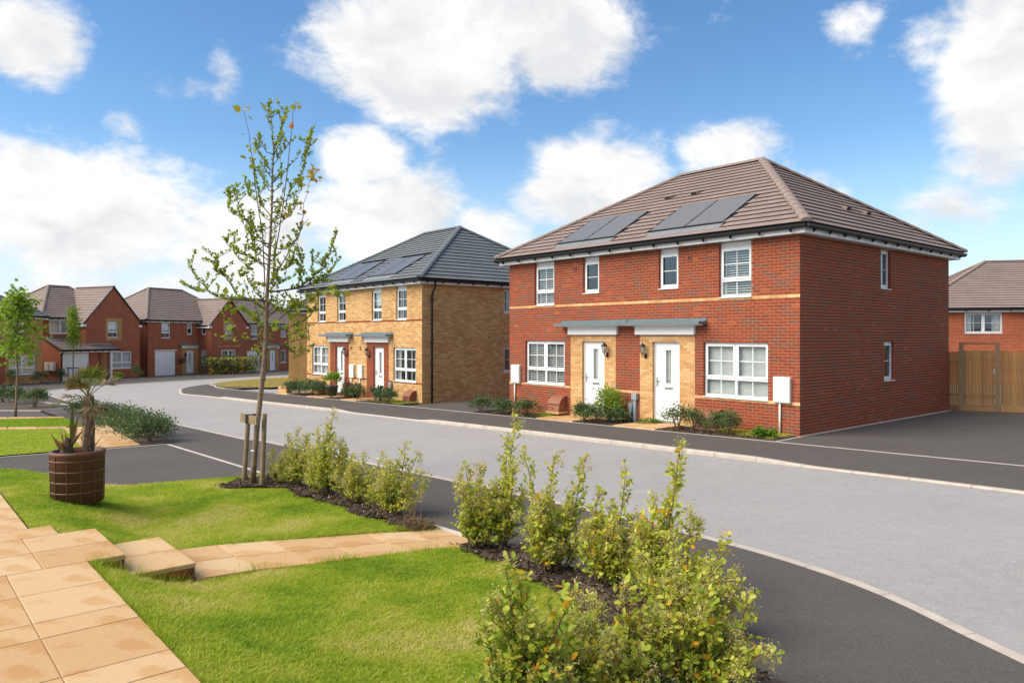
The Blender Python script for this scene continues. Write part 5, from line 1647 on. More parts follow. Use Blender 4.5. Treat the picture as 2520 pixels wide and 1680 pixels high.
def shoot_shrub(label, base, shoots, leaf=.034, dens=1.0, seed=0, flowers=True, grp='leggy lime green shrubs in the near garden', mat='leaf_lime', name='flowering_shrub', spread=.16, tonebase=.45, orange=.06):
    rs = random.Random(seed)
    t = empty(name, base, 0, label, 'shrub', grp)
    st = MB(); P = []; D = []; S = []; TN = []; FP = []; FD = []; FS = []
    allsh = []
    for (dx, h) in shoots:
        allsh.append((dx, rs.uniform(-.16, .16), h, True))
        for _ in range(3):          # shorter companions fill the clump
            allsh.append((dx * rs.uniform(.4, 1.1) + rs.uniform(-.15, .15), rs.uniform(-.26, .26), h * rs.uniform(.35, .85), rs.random() < .95))
    for (dx, dy, h, fl) in allsh:
        b0 = Vector((dx * .22 + rs.uniform(-.04, .04), dy * .25, -.03))
        tip = Vector((dx, dy, h)); bow = Vector((rs.uniform(-.05, .05), rs.uniform(-.05, .05), 0))
        def at(s): return b0.lerp(tip, s) + bow * (4 * s * (1 - s)) + Vector((dx, dy, 0)) * (-.18 * s * (1 - s))
        n = 6
        st.tube([at(i / n) for i in range(n + 1)], [.008 * (1 - .75 * i / n) + .001 for i in range(n + 1)], 5, False)
        m = max(8, int(h * 34 * dens))
        for i in range(m):
            s = .16 + .84 * (i + rs.random()) / m
            o = at(s); up = (at(min(1, s + .05)) - at(s - .05)).normalized()
            an = rs.uniform(0, 2 * math.pi); L = spread * (1.1 - .80 * s) * rs.uniform(.5, 1.2) + .025
            d = (Vector((math.cos(an), math.sin(an), 0)) + up * rs.uniform(.5, 1.2)).normalized()
            if L > .09: st.tube([o, o + d * L], [.003, .0012], 4, False)
            k = max(4, int(L * 80))
            for j in range(k):
                p = o + d * (L * (j + .6) / k)
                if rs.random() < .12: continue
                P.append(p); v_ = Vector((rs.gauss(0, 1), rs.gauss(0, 1), rs.gauss(.35, .7))) + d * .6
                D.append(v_); S.append(leaf * rs.uniform(.6, 1.25))
                tn = rs.gauss(tonebase + .16 * s, .15)
                if rs.random() < orange: tn = rs.uniform(.90, 1.0)
                else: tn = min(.86, max(0, tn))
                TN.append(tn)
        if flowers and fl:
            for c in range(rs.randint(1, 3)):
                cp = tip + (Vector((0, 0, -.01)) if c == 0 else Vector((rs.uniform(-.06, .06), rs.uniform(-.06, .06), -rs.uniform(.03, .12))))
                for _ in range(95):
                    v_ = Vector((rs.gauss(0, .022), rs.gauss(0, .022), rs.gauss(0, .034)))
                    FP.append(cp + v_); FD.append((rs.gauss(0, 1), rs.gauss(0, 1), rs.gauss(.3, 1))); FS.append(rs.uniform(.012, .021))
    st.build('stem', M['stem'], t)
    leaves('foliage', P, D, S, np.array(TN), M[mat], t, OVATE)
    if FP: leaves('flower_heads', FP, FD, FS, rng.random(len(FP)), M['flower_tan'], t)
    return t
def at_T(x, y, dz=.0): return (x, y, T(x, y) + dz)
SH = [
 ('small lime shrub tucked behind the staked tree trunk', (-3.70, 11.75), [(-.06, .52), (.1, .42)], .03),
 ('lime shrub just right of the tree stakes', (-3.30, 11.50), [(-.17, .76), (0, .86), (.15, .76), (-.34, .35)], .03),
 ('tallest lime shrub of the row behind the upper lawn', (-2.66, 10.72), [(.13, 1.22), (-.12, .95), (0, 1.01), (.22, .79), (-.25, .66)], .032),
 ('low lime shrub in the middle of the row behind the upper lawn', (-2.06, 10.12), [(.03, .64), (-.12, .55), (.18, .46)], .03),
 ('lime shrub at the right end of the row, by the buff path', (-1.58, 9.5), [(.2, .85), (0, .66), (.37, .74), (.53, .46), (-.13, .49)], .031),
 ('loose lime shrub filling the gap left of the lowest one behind the upper lawn', (-2.35, 10.45), [(-.05, .7), (.1, .6), (-.2, .5)], .03),
 ('loose lime shrub between the two nearest the tree stakes', (-2.98, 11.12), [(-.1, .8), (.08, .72), (.2, .6)], .03),
 ('straggly lime shrub left of the one by the buff path', (-1.82, 9.85), [(-.1, .55), (.1, .7), (.25, .5)], .03),
 ('thin lime shrub at the end of the buff path', (-.34, 7.76), [(-.14, .88), (-.21, .72), (0, .83), (.06, .67)], .034),
 ('thin lime shrub with one very tall shoot, right of the path end', (-.14, 7.72), [(.19, 1.38), (.09, .83), (.25, .63), (-.02, .67)], .034),
 ('three pronged lime shrub on the bark bed', (.38, 6.96), [(-.27, 1.08), (.02, 1.07), (.3, 1.05), (-.16, .65), (.17, .77), (-.06, .77)], .036),
 ('bushy lime shrub in the middle of the bark bed', (.82, 6.5), [(.19, .98), (-.05, .8), (.08, .67), (-.19, .55), (.27, .63)], .038),
 ('lime shrub with a tall leaning shoot rising over the kerb', (1.10, 6.2), [(.3, 1.28), (.11, .8), (.2, .8), (-.07, .62), (.44, .62)], .038),
 ('lime shrub leaning out over the footway', (1.20, 5.45), [(.29, .73), (.13, .86), (.17, .48), (-.03, .61), (-.23, .54), (.38, .38)], .042),
 ('darker shrub nearest the lawn at the bottom of the picture', (.05, 4.18), [(-.09, .9), (-.01, .8), (-.15, .63), (.11, .59), (.29, .78), (.17, .44)], .05),
 ('dense shrub with many tan flower heads at the bottom of the picture', (.60, 4.35), [(.08, .64), (-.1, .56), (-.23, .51), (.2, .51), (-.33, .36), (.36, .56), (.13, .36)], .048),
 ('front right shrub sprawling over the footway edge', (1.08, 4.46), [(.38, .55), (.1, .78), (.35, .26), (.21, .42), (-.1, .7), (.05, .47), (.26, .18)], .046),
]
for i, (lb, (x, y), sh, lf) in enumerate(SH):
    near = i >= 13
    shoot_shrub(lb, at_T(x, y, .04), sh, lf * (1.0 if near else 1.25), 1.2 if near else 1.0, 100 + i, True, tonebase=.48 if i == 14 else (.60 if near else .62), spread=.19 if near else .18)
def bush(label, base, rx, ry, h, n, leaf, mat, seed, grp=None, cat='shrub', name='shrub', tone=(.45, .2), stems=7, flower=None, box=False, hol=.35, lumpy=.35):
    rs = np.random.default_rng(seed)
    t = empty(name, base, 0, label, cat, grp)
    st = MB(); pr = random.Random(seed)
    for _ in range(stems):
        a = pr.uniform(0, 6.28); k = pr.uniform(.3, .9)
        st.tube([(pr.uniform(-.04, .04), pr.uniform(-.04, .04), -.03), (math.cos(a) * rx * k * .5, math.sin(a) * ry * k * .5, h * .45), (math.cos(a) * rx * k, math.sin(a) * ry * k, h * pr.uniform(.6, .95))], [.012, .008, .003], 5, False)
    st.build('stem', M['stem'], t)
    # lumps: foliage gathers on a few dozen twig tips
    m = max(14, int(n / 38))
    d = rs.normal(size=(m, 3)); d /= np.linalg.norm(d, axis=1)[:, None]
    d[:, 2] = np.abs(d[:, 2]) * 1.0 - .25
    rad = (hol + (1 - hol) * rs.random(m) ** .5) * (1 + lumpy * (rs.random(m) - .5))
    if box:
        c = np.stack([rs.uniform(-rx, rx, m), rs.uniform(-ry, ry, m), h * (rs.random(m) ** .7) * (1 + .12 * rs.normal(size=m))], 1)
    else:
        c = np.stack([d[:, 0] * rx * rad, d[:, 1] * ry * rad, h * .48 + d[:, 2] * h * .52 * rad], 1)
    idx = rs.integers(0, m, n)
    sp = .13 * (rx + ry + h) / 3 + .012
    P = c[idx] + rs.normal(size=(n, 3)) * sp * np.array([1, 1, .9]); P[:, 2] = np.maximum(P[:, 2], .02)
    D = rs.normal(size=(n, 3)) * .8 + (P - np.array([0, 0, h * .3])) / max(rx, .05) * .5; D[:, 2] += .35
    ct = rs.normal(0, tone[1] * .6, m)
    leaves('foliage', P, D, leaf * rs.uniform(.6, 1.25, n), np.clip(tone[0] + ct[idx] + rs.normal(0, tone[1], n), 0, .94), M[mat], t, SMALL if leaf < .05 else OVATE)
    if flower:
        k = flower[1]; j = rs.integers(0, m, k); dd = c[j]
        Pf = dd + rs.normal(size=(k, 3)) * sp * .8 + (dd - np.array([0, 0, h * .4])) * .12
        if box:
            Pf = np.stack([rs.uniform(-rx, rx, k), -ry - rs.uniform(0, .12, k), h * rs.random(k)], 1); tp_ = rs.random(k) < .45
            Pf[tp_, 1] = rs.uniform(-ry, ry, tp_.sum()); Pf[tp_, 2] = h * (1 + .10 * rs.random(tp_.sum()))
        leaves('flowers', Pf, rs.normal(size=(k, 3)), flower[2] * rs.uniform(.7, 1.2, k), rs.random(k), M[flower[0]], t)
    return t
G1 = 'evergreen shrubs beside the neighbouring path'
lb = ['farthest low evergreen by the neighbouring path, left of the palm crown', 'evergreen behind the palm trunk', 'evergreen right of the palm trunk', 'yellow flecked evergreen in the middle of the row by the drive', 'yellow flecked evergreen near the corner of the drive', 'last evergreen of the row, at the drive corner']
for i, (q_, r_, h, w, n) in enumerate([(4.2, 22.6, .42, .9, 1700), (4.1, 19.6, .52, 1.0, 2100), (3.95, 16.9, .56, 1.05, 2300), (3.75, 14.5, .62, 1.05, 2400), (3.58, 12.7, .66, 1.05, 2600), (3.5, 11.5, .62, .85, 2400)]):
    x, y = W(q_, r_)
    bush(lb[i], at_T(x, y), w * .62, w * .62, h, n, .055, 'leaf_dark', 200 + i, G1, tone=(.55, .17), flower=('flower_yellow', 34 if i > 1 else 6, .05))
for i, (x, y, w, h) in enumerate([(-22.1, 32.3, .75, .72), (-20.6, 30.9, .8, .74), (-18.55, 28.95, .92, .78)]):
    bush(('rounded shrub at the left edge in the kerbed bed', 'rounded dark shrub behind the maple trunk in the kerbed bed', 'rounded olive shrub on the right of the kerbed bed')[i], at_T(x, y, .02), w * .5, w * .5, h, 1900, .06, 'leaf_dark', 230 + i, 'rounded shrubs in the kerbed bed', tone=(.55 if i < 2 else .70, .17))
Gz = 'thin plants before the left houses'
for i, (x, y, h, w) in enumerate([(-33.9, 50.4, 1.0, .9), (-32.2, 50.9, 1.0, .9), (-34.9, 50.6, .9, .8), (-31.9, 52.6, 1.1, .6), (-31.2, 53.8, .8, .5), (-30.2, 53.6, 1.0, .7), (-28.8, 54.5, .7, .6), (-27.9, 55.3, 1.2, .6)]):
    bush(('first', 'second', 'third', 'fourth', 'fifth', 'sixth', 'seventh', 'last')[i] + ' thin garden plant counted along the left houses', at_T(x, y), w * .5, w * .5, h, 420, .10, ('leaf_bright', 'leaf_dark')[i % 2], 250 + i, Gz, name='garden_plant', tone=(.5, .2))
G2 = 'low shrubs before the red house'
RS = [(13.75, 11.95, .52, .8, 'leaf_dark', .52), (13.72, 10.75, .46, .7, 'leaf_dark', .55), (13.75, 9.75, .52, .95, 'leaf_dark', .6), (13.72, 7.25, .54, .6, 'leaf_dark', .5), (13.75, 6.75, .55, .8, 'leaf_dark', .6), (13.95, 6.25, .45, .6, 'leaf_dark', .5), (13.72, 4.05, .68, .8, 'leaf_dark', .6), (13.78, 3.62, .62, .6, 'leaf_dark', .62), (13.82, 3.0, .52, .6, 'leaf_dark', .66), (13.80, 2.62, .58, .42, 'leaf_dark', .66)]
rl = ['low dark shrub in the gap left of the red house', 'low dark shrub below the left meter box', 'spreading shrub below the left window of the red house', 'dark shrub at the left of the red house door bed', 'dark shrub in the middle of the red house door bed', 'small dark shrub at the right of the red house door bed', 'upright shrub in front of the right white door', 'upright shrub hiding the brown gas box', 'thin olive shrub below the right ground floor window', 'last thin shrub towards the red house corner']
for i, (q_, r_, h, w, m_, tn) in enumerate(RS):
    x, y = W(q_, r_); bush(rl[i], at_T(x, y, .01), w * .5, min(.4, w * .5), h, 1500 if i < 6 else 900, .05, m_, 300 + i, G2, tone=(tn, .18), hol=.3, lumpy=.6 if i > 5 else .3)
x, y = W(14.05, 6.62); bush('bright green leafy shrub standing against the left door surround', at_T(x, y, .01), .33, .30, 1.15, 1500, .062, 'leaf_bright', 330, tone=(.55, .2), hol=.3)
x, y = W(13.75, 1.72); bush('clump of fresh green weeds at the foot of the white meter pipe', at_T(x, y, .01), .26, .16, .20, 500, .07, 'leaf_bright', 331, cat='weeds', name='weed', tone=(.15, .15), stems=3)
x, y = W(14.35, 5.45); bush('flat green weeds at the foot of the grey ducts', at_T(x, y, .01), .3, .14, .12, 350, .05, 'leaf_bright', 332, cat='weeds', name='weed', tone=(.1, .12), stems=3)
G3 = 'low shrubs before the yellow house'
YS = [(13.85, 26.9, .62, .9, 1200), (13.8, 25.9, .75, 1.0, 1300), (13.9, 24.7, .82, 1.2, 1500), (13.8, 23.9, .70, .9, 1200), (13.78, 20.3, .62, .55, 800), (13.85, 18.95, .62, .5, 700), (13.75, 18.35, .66, .5, 700), (13.70, 17.65, .66, .6, 900), (13.8, 21.4, .55, .5, 600)]
yl = ['leftmost dark shrub before the yellow house', 'dark shrub second from the left before the yellow house', 'large dark shrub left of the green pot', 'dark shrub touching the green pot', 'small dark shrub below the meter boxes', 'slim dark shrub left of the right yellow house door', 'slim dark shrub before the right yellow house door', 'round dark shrub nearest the yellow house corner', 'low dark shrub beside the red pot']
for i, (q_, r_, h, w, n) in enumerate(YS):
    x, y = W(q_, r_); bush(yl[i], at_T(x, y, .01), w * .5, min(.45, w * .5), h, n, .062, 'leaf_dark', 350 + i, G3, tone=(.48, .16))
x, y = W(13.75, 14.5); bush('tiny crimson plant at the edge of the drive between the houses', at_T(x, y, .01), .12, .12, .14, 160, .04, 'crimson' if 'crimson' in M else 'leaf_dark', 372, name='garden_plant', cat='plant') if False else None
# hedge at the road head
hx, hy = frame65(-25.6, 66.0, 1.0)
hd = bush('dense evergreen hedge full of yellow flowers before the gabled house', at_T(hx, hy), 2.3, .8, 1.35, 7500, .11, 'leaf_dark', 380, cat='hedge', name='hedge', box=True, tone=(.36, .2), stems=14, flower=('flower_yellow', 1100, .13))
hd.rotation_euler = (0, 0, R(38))
# pots by the yellow house doors
def pot(label, q_, r_, rad, h, mat, plant_lb, ph, pn, pmat, seed, tone):
    x, y = W(q_, r_); z = T(x, y) + .03
    t = empty('plant_pot', (x, y, z), 0, label, 'plant pot')
    b = MB(); b.lathe([(.001, 0), (rad * .72, 0), (rad * .98, h * .88), (rad * 1.06, h * .885), (rad * 1.06, h), (rad * .95, h), (rad * .93, h * .9)], 24); b.build('pot', mat, t, True)
    s = MB(); s.lathe([(.001, h * .9), (rad * .94, h * .9)], 24); s.build('compost', M['soil'], t)
    bush(plant_lb, (x, y, z + h * .88), rad * 1.35, rad * 1.35, ph, pn, .08, pmat, seed, name='potted_plant', cat='plant', tone=tone, stems=4)
M['pot_green'] = plain('green_glazed_pot', (.035, .065, .055), .4, .15, 5); M['pot_red'] = plain('red_glazed_pot', (.32, .045, .015), .35, .15, 5); M['pot_dark'] = plain('dark_pot', (.04, .04, .04), .5)
M['leaf_pink'] = leafmat('hydrangea_leaf', [(0, (.06, .10, .03)), (.5, (.20, .13, .08)), (1, (.36, .14, .12))], .3)
pot('big dark green pot left of the yellow house door', 14.15, 23.25, .27, .46, M['pot_green'], 'bright green bush growing in the dark green pot', .72, 800, 'leaf_bright', 390, (.45, .2))
pot('red glazed pot between the yellow house doors', 14.3, 21.9, .20, .32, M['pot_red'], 'pinkish hydrangea growing in the red pot', .36, 420, 'leaf_pink', 391, (.6, .25))
pot('dark pot right of the red pot', 14.3, 21.35, .18, .28, M['pot_dark'], 'reddish green plant growing in the dark pot', .36, 420, 'leaf_pink', 392, (.25, .25))
for i, (s_, p_, lb_) in enumerate(((1.55, .35, 'dark pot with plants beside the door of the gabled house'), (1.9, .55, 'small orange pot beside the door of the gabled house'))):
    x = -29.3 + DA[0] * s_ + DA[1] * p_; y = 67.7 + DA[1] * s_ - DA[0] * p_
    t = empty('plant_pot', (x, y, -1.2), 0, lb_, 'plant pot')
    b = MB(); rr_ = .25 - .1 * i; b.lathe([(.001, 0), (rr_ * .75, 0), (rr_, .5 - .25 * i), (rr_ * .9, .5 - .25 * i), (.001, .45 - .25 * i)], 16); b.build('pot', M['pot_dark'] if i == 0 else M['pot_red'], t, True)
    if i == 0: leaves('foliage', rng.normal(size=(200, 3)) * .16 + np.array([0, 0, .75]), rng.normal(size=(200, 3)), np.full(200, .1), rng.random(200) * .6, M['leaf_dark'], t)
# hanging basket on the gabled house
x = -29.3 + DA[0] * -1.05 + DA[1] * .25; y = 67.7 + DA[1] * -1.05 - DA[0] * .25
t = empty('hanging_basket', (x, y, .05), 0, 'hanging basket left of the door of the gabled house', 'basket')
b = MB(); b.lathe([(.001, -.25), (.18, -.18), (.25, 0), (.22, 0)], 14); b.build('basket', M['stem'], t, True)
leaves('foliage', rng.normal(size=(260, 3)) * np.array([.2, .2, .08]) + np.array([0, 0, .05]), rng.normal(size=(260, 3)), np.full(260, .09), rng.random(260), M['leaf_pink'], t)
for lx, yaw in ((-.62, 0),):
    px_, py_ = -29.3 + DA[0] * lx + DA[1] * .02, 67.7 + DA[1] * lx - DA[0] * .02
    t = empty('wall_lantern', (px_, py_, .35), R(65), 'black lantern beside the door of the gabled house', 'lantern')
    c_ = MB(); c_.lathe([(.03, 0), (.06, .02), (.10, .22), (.11, .24), (.02, .34), (.004, .38)], 6, (0, -.16)); c_.build('cage', M['black'], t)
    a_ = MB(); a_.tube([(0, 0, -.05), (0, -.1, -.08), (0, -.16, .0)], .02, 6); a_.build('arm', M['black'], t)

# bark chips on the beds
def chips(label, keep, q0, q1, r0, r1, n, zf, size=.03):
    q = rng.uniform(q0, q1, n); r = rng.uniform(r0, r1, n)
    k = np.array([keep(a, b) for a, b in zip(q, r)]); q, r = q[k], r[k]
    z = np.array([zf(a, b) for a, b in zip(q, r)]) + rng.uniform(.002, .02, len(q))
    P = np.stack([P0[0] + q * VX + r * UX, P0[1] + q * VY + r * UY, z], 1); n = len(P)
    D = rng.normal(size=(n, 3)); D[:, 2] *= .25
    tpl = (np.array([(0, .14, 0), (0, -.14, 0), (1, -.12, .03), (1, .12, .03), (0, .14, -.10), (0, -.14, -.10), (1, -.12, -.07), (1, .12, -.07)]),
           np.array([(0, 1, 2), (0, 2, 3), (0, 4, 5), (0, 5, 1), (3, 2, 6), (3, 6, 7), (1, 5, 6), (1, 6, 2), (0, 3, 7), (0, 7, 4)]))
    o = leaves('bark_mulch', P, D, size * rng.uniform(.5, 1.7, n), rng.random(n) ** 1.4, M['chip'], None, tpl)
    tag(o, label, 'mulch', None, 'stuff')
bedz = lambda q, r: garden_z(q, r) + .026 + .018 * math.sin(q * 9) * math.sin(r * 7)
chips('dark bark mulch on the bed behind the upper lawn', lambda q, r: bed1_q(r) - .06 < q < 3.66 and path_far(q) + .03 < r < drive_r(q) - .05, 2.5, 3.66, -.1, 4.8, 6500, bedz, .034)
chips('dark bark mulch on the bed below the front shrubs', lambda q, r: bed_q(r) - .06 < q < back_q(r) and r < path_near(q) - .03, .4, 3.7, -4.8, -.7, 11000, bedz, .036)
zT = lambda q, r: T(*W(q, r)) + .012
chips('bark mulch below the shrubs of the red house', lambda q, r: not (4.4 < r < 6.0 or 7.3 < r < 9.0), 13.45, 14.5, 1.6, 12, 3200, zT, .05)
chips('bark mulch below the shrubs of the yellow house', lambda q, r: not (19.6 < r < 21.1 or 22.5 < r < 24.2), 13.43, 14.5, 17, 26.2, 2600, zT, .06)
# dry stalks by the end of the path
ds = empty('dry_weed', at_T(*W(3.45, .12), .02), 0, 'dry brown grass tuft with pale stalks at the footway end of the path', 'weeds')
n = 520
a = rng.uniform(0, 6.28, n); rr = np.abs(rng.normal(0, .13, n))
Pp = np.stack([np.cos(a) * rr, np.sin(a) * rr, np.zeros(n)], 1)
leaves('blades', Pp, np.stack([np.cos(a) * .6 + rng.normal(0, .4, n), np.sin(a) * .6 + rng.normal(0, .4, n), np.full(n, .7)], 1), rng.uniform(.06, .17, n), rng.random(n), M['dry'], ds, (np.array([(0, .02, 0), (0, -.02, 0), (1, 0, 0)]), np.array([(0, 1, 2)])))
sk = MB()
for i in range(5):
    x_, y_ = random.uniform(-.1, .1), random.uniform(-.1, .1); sk.tube([(x_, y_, 0), (x_ + random.uniform(-.03, .03), y_, .25), (x_ + random.uniform(-.08, .08), y_, random.uniform(.38, .5))], [.004, .003, .0015], 5, False)
sk.build('stalk', M['stem'], ds)
# ------------------------------------------------------------------ the young staked tree
TX, TY = -4.07, 11.67
TZ = T(TX, TY) + .03
PXM = TY / 1832 / 2.0104            # metres per drawing unit
def tp(zx, zy, dy=0.0):             # outline drawing units -> metres in the tree's own frame
    px, py = 420 + zx / 2.0104, 220 + zy / 2.0104
    return Vector(((px - 1260) / 1832 * TY - TX, dy, CAMH - (py - 824) / 1832 * TY - TZ))
tree = empty('young_maple_tree', (TX, TY, TZ), 0, 'young maple with sparse unfolding buds tied to two wooden stakes on the near lawn', 'tree')
trunk_pts = [(404, 1965), (412, 1850), (430, 1640), (440, 1560), (462, 1350), (470, 1240), (478, 1000), (490, 800), (500, 600), (502, 450), (510, 300), (500, 190), (490, 60)]
trunk_r = [.052, .045, .042, .040, .038, .036, .027, .021, .016, .012, .009, .006, .003]
tk = MB(); tk.tube([tp(a, b) for a, b in trunk_pts], trunk_r, 10, True)
for zy in (1300, 1420, 1560, 1700, 1820):      # pruning knots
    f = np.interp(zy, [b for _, b in trunk_pts[::-1]], [a for a, _ in trunk_pts[::-1]])
    p = tp(f + random.choice((-6, 7)), zy); tk.tube([p - Vector((.012, 0, 0)), p + Vector((.012, -.01, .004))], .012, 6)
tk.build('trunk', M['bark'], tree, True)
BRS = [
 ([(474, 1050), (350, 1040), (272, 930), (215, 900), (185, 850)], .012), ([(472, 1044), (300, 1042), (200, 1010), (130, 940), (85, 850)], .013),
 ([(215, 900), (228, 860), (213, 815)], .004), ([(200, 1010), (120, 1000), (96, 990)], .003), ([(272, 930), (250, 880)], .003),
 ([(482, 1000), (620, 985), (700, 940), (770, 880), (800, 790), (835, 710)], .014), ([(620, 985), (690, 965), (760, 930), (795, 870), (822, 832)], .007),
 ([(700, 940), (705, 860), (708, 810)], .004), ([(620, 985), (640, 920), (650, 860), (645, 800)], .005), ([(690, 965), (780, 955)], .003),
 ([(490, 870), (430, 850), (340, 812), (290, 780), (258, 735)], .009), ([(340, 812), (345, 790)], .003), ([(430, 850), (390, 880), (350, 900)], .004),
 ([(496, 765), (410, 742), (368, 650), (290, 610), (262, 490)], .010), ([(368, 650), (350, 570), (342, 500)], .005), ([(290, 610), (310, 540), (312, 515)], .003),
 ([(496, 770), (560, 790), (620, 742), (640, 660)], .008), ([(491, 880), (560, 900), (620, 870), (650, 800)], .008),
 ([(499, 640), (440, 565), (405, 430), (392, 340)], .007), ([(440, 565), (380, 520), (376, 470)], .003), ([(500, 560), (560, 545), (640, 380), (672, 180)], .008),
 ([(640, 380), (690, 300), (704, 262)], .004), ([(504, 420), (445, 320), (438, 270)], .005), ([(505, 380), (555, 300), (562, 240)], .005), ([(512, 280), (540, 160), (552, 75)], .005),
 ([(500, 200), (482, 140), (488, 60)], .003), ([(499, 600), (560, 640), (600, 600), (612, 560)], .005), ([(499, 680), (450, 700), (400, 690), (385, 640)], .005),
 ([(472, 1230), (385, 1252), (300, 1165), (270, 1090)], .010), ([(480, 1240), (560, 1270), (620, 1322), (590, 1335)], .008), ([(476, 1180), (560, 1120), (700, 1040), (800, 990)], .008),
 ([(480, 1200), (600, 1172), (690, 1120), (720, 1060)], .007), ([(478, 1285), (600, 1250), (690, 1225), (700, 1240)], .006), ([(560, 1270), (640, 1300), (690, 1290)], .004),
 ([(385, 1252), (330, 1255), (225, 1225)], .004), ([(474, 1200), (420, 1160), (410, 1100)], .005), ([(480, 1290), (430, 1330), (400, 1300)], .005),
 ([(600, 1172), (640, 1200), (690, 1180)], .004), ([(560, 1120), (580, 1060), (610, 1020)], .005), ([(477, 1130), (520, 1090), (540, 1030)], .005), ([(482, 960), (520, 940), (560, 960), (600, 940)], .004),
]
LONG = [([(466, 960), (452, 700), (412, 450), (382, 210), (352, 95)], .010), ([(505, 920), (560, 560), (598, 240), (622, 85)], .010), ([(500, 965), (572, 830), (650, 680), (686, 640)], .011), ([(470, 1180), (462, 980), (455, 800)], .008), ([(640, 690), (662, 610), (690, 470), (735, 405)], .005), ([(510, 860), (530, 720), (560, 600)], .006)]
tw = MB(); BP = []; BD = []; BS = []; BT = []; MPs = []; MD = []; MS = []; MT = []
rs = random.Random(5)
def polyline(pts, mat_mb, r0, dyamp):
    dy = rs.uniform(-1, 1) * dyamp
    pp = [tp(a, b, dy * i / max(1, len(pts) - 1)) for i, (a, b) in enumerate(pts)]
    # resample with kinks
    out = []
    for i in range(len(pp) - 1):
        for k in range(3):
            q_ = pp[i].lerp(pp[i + 1], k / 3)
            if k: q_ += Vector((rs.gauss(0, .010), rs.gauss(0, .02), rs.gauss(0, .010)))
            out.append(q_)
    out.append(pp[-1])
    n = len(out)
    mat_mb.tube(out, [r0 * (1 - .78 * i / (n - 1)) + .0012 for i in range(n)], 6, False)
    return out
def budline(out, start, step, prob, size=.028):
    L = 0
    tot = sum((out[i + 1] - out[i]).length for i in range(len(out) - 1)); s = start * tot
    while s < tot:
        acc_ = 0
        for i in range(len(out) - 1):
            l = (out[i + 1] - out[i]).length
            if acc_ + l >= s: break
            acc_ += l
        p = out[i].lerp(out[i + 1], (s - acc_) / max(1e-6, l)); d = (out[i + 1] - out[i]).normalized()
        s += step * rs.uniform(.6, 1.4)
        if rs.random() > prob: continue
        sp_ = d * .3 + Vector((rs.gauss(0, .5), rs.gauss(0, .5), .75)); sp_ = sp_.normalized() * rs.uniform(.01, .05)
        if sp_.length > .03: tw.tube([p, p + sp_], [.0022, .0015], 4, False)
        tn = rs.gauss(.5, .2)
        for k in range(rs.randint(5, 8)):
            BP.append(p + sp_ * rs.uniform(.6, 1.1) + Vector((rs.gauss(0, .006), rs.gauss(0, .006), rs.gauss(0, .006))))
            BD.append(Vector((rs.gauss(0, .6), rs.gauss(0, .6), rs.uniform(.3, 1.2))) + d * .3); BS.append(size * rs.uniform(.7, 1.5)); BT.append(tn + rs.gauss(0, .12))
for (pts, r0) in BRS:
    low = max(p[1] for p in pts) > 1090
    out = polyline(pts, tw, r0 * 1.05, .35)
    budline(out, .2 if not low else .3, .026 if not low else .05, .95 if not low else .7, .034 if not low else .032)
    # side twigs
    for i in range(3, len(out) - 1):
        if rs.random() < .85:
            d = Vector((rs.gauss(0, .6), rs.gauss(0, .5), rs.uniform(.2, 1))).normalized() * rs.uniform(.08, .30)
            o2 = [out[i], out[i] + d * .5 + Vector((rs.gauss(0, .012), 0, 0)), out[i] + d]
            tw.tube(o2, [.0055, .004, .002], 5, False); budline(o2, .25, .030, .9 if not low else .5, .031)
    if low and min(p[1] for p in pts) < 1200 or pts[0][0] in (600,):
        for _ in range(9 if max(p[0] for p in pts) > 560 else 4):
            p = out[rs.randint(len(out) // 3, len(out) - 1)] + Vector((rs.gauss(0, .05), rs.gauss(0, .05), rs.gauss(0, .04)))
            MPs.append(p); MD.append((rs.gauss(0, 1), rs.gauss(-.2, .8), rs.gauss(-.3, .5))); MS.append(rs.uniform(.06, .12)); MT.append(min(.5, abs(rs.gauss(.18, .15))))
for i in range(46):          # fine ascending shoots that fill the crown
    zy = rs.uniform(260, 1120); f = float(np.interp(zy, [b for _, b in trunk_pts[::-1]], [a for a, _ in trunk_pts[::-1]]))
    sd_ = rs.choice((-1, 1)); L = rs.uniform(50, 150) * (1 if zy > 450 else .6)
    out = polyline([(f, zy), (f + sd_ * L * rs.uniform(.35, .7), zy - L * .45), (f + sd_ * L * rs.uniform(.45, .95), zy - L * 1.25)], tw, .006, .3)
    budline(out, .2, .03 if zy < 950 else .05, .85, .028)
budline([tp(a, b) for a, b in trunk_pts[7:]], .05, .035, .95)
ls = MB()
for j, (pts, r0) in enumerate(LONG):
    out = polyline(pts, ls, r0, .2)
    if j in (0, 1, 4):
        for k in range((9, 7, 16)[j if j < 2 else 2]):
            p = out[-1 - int(rs.random() ** 1.5 * len(out) * (.5 if j != 4 else .9))] + Vector((rs.gauss(0, .05), rs.gauss(0, .04), rs.gauss(0, .05)))
            MPs.append(p); MD.append((rs.gauss(0, 1), rs.gauss(-.2, .8), rs.gauss(-.2, .6))); MS.append(rs.uniform(.05, .11)); MT.append(rs.uniform(.35, 1.0))
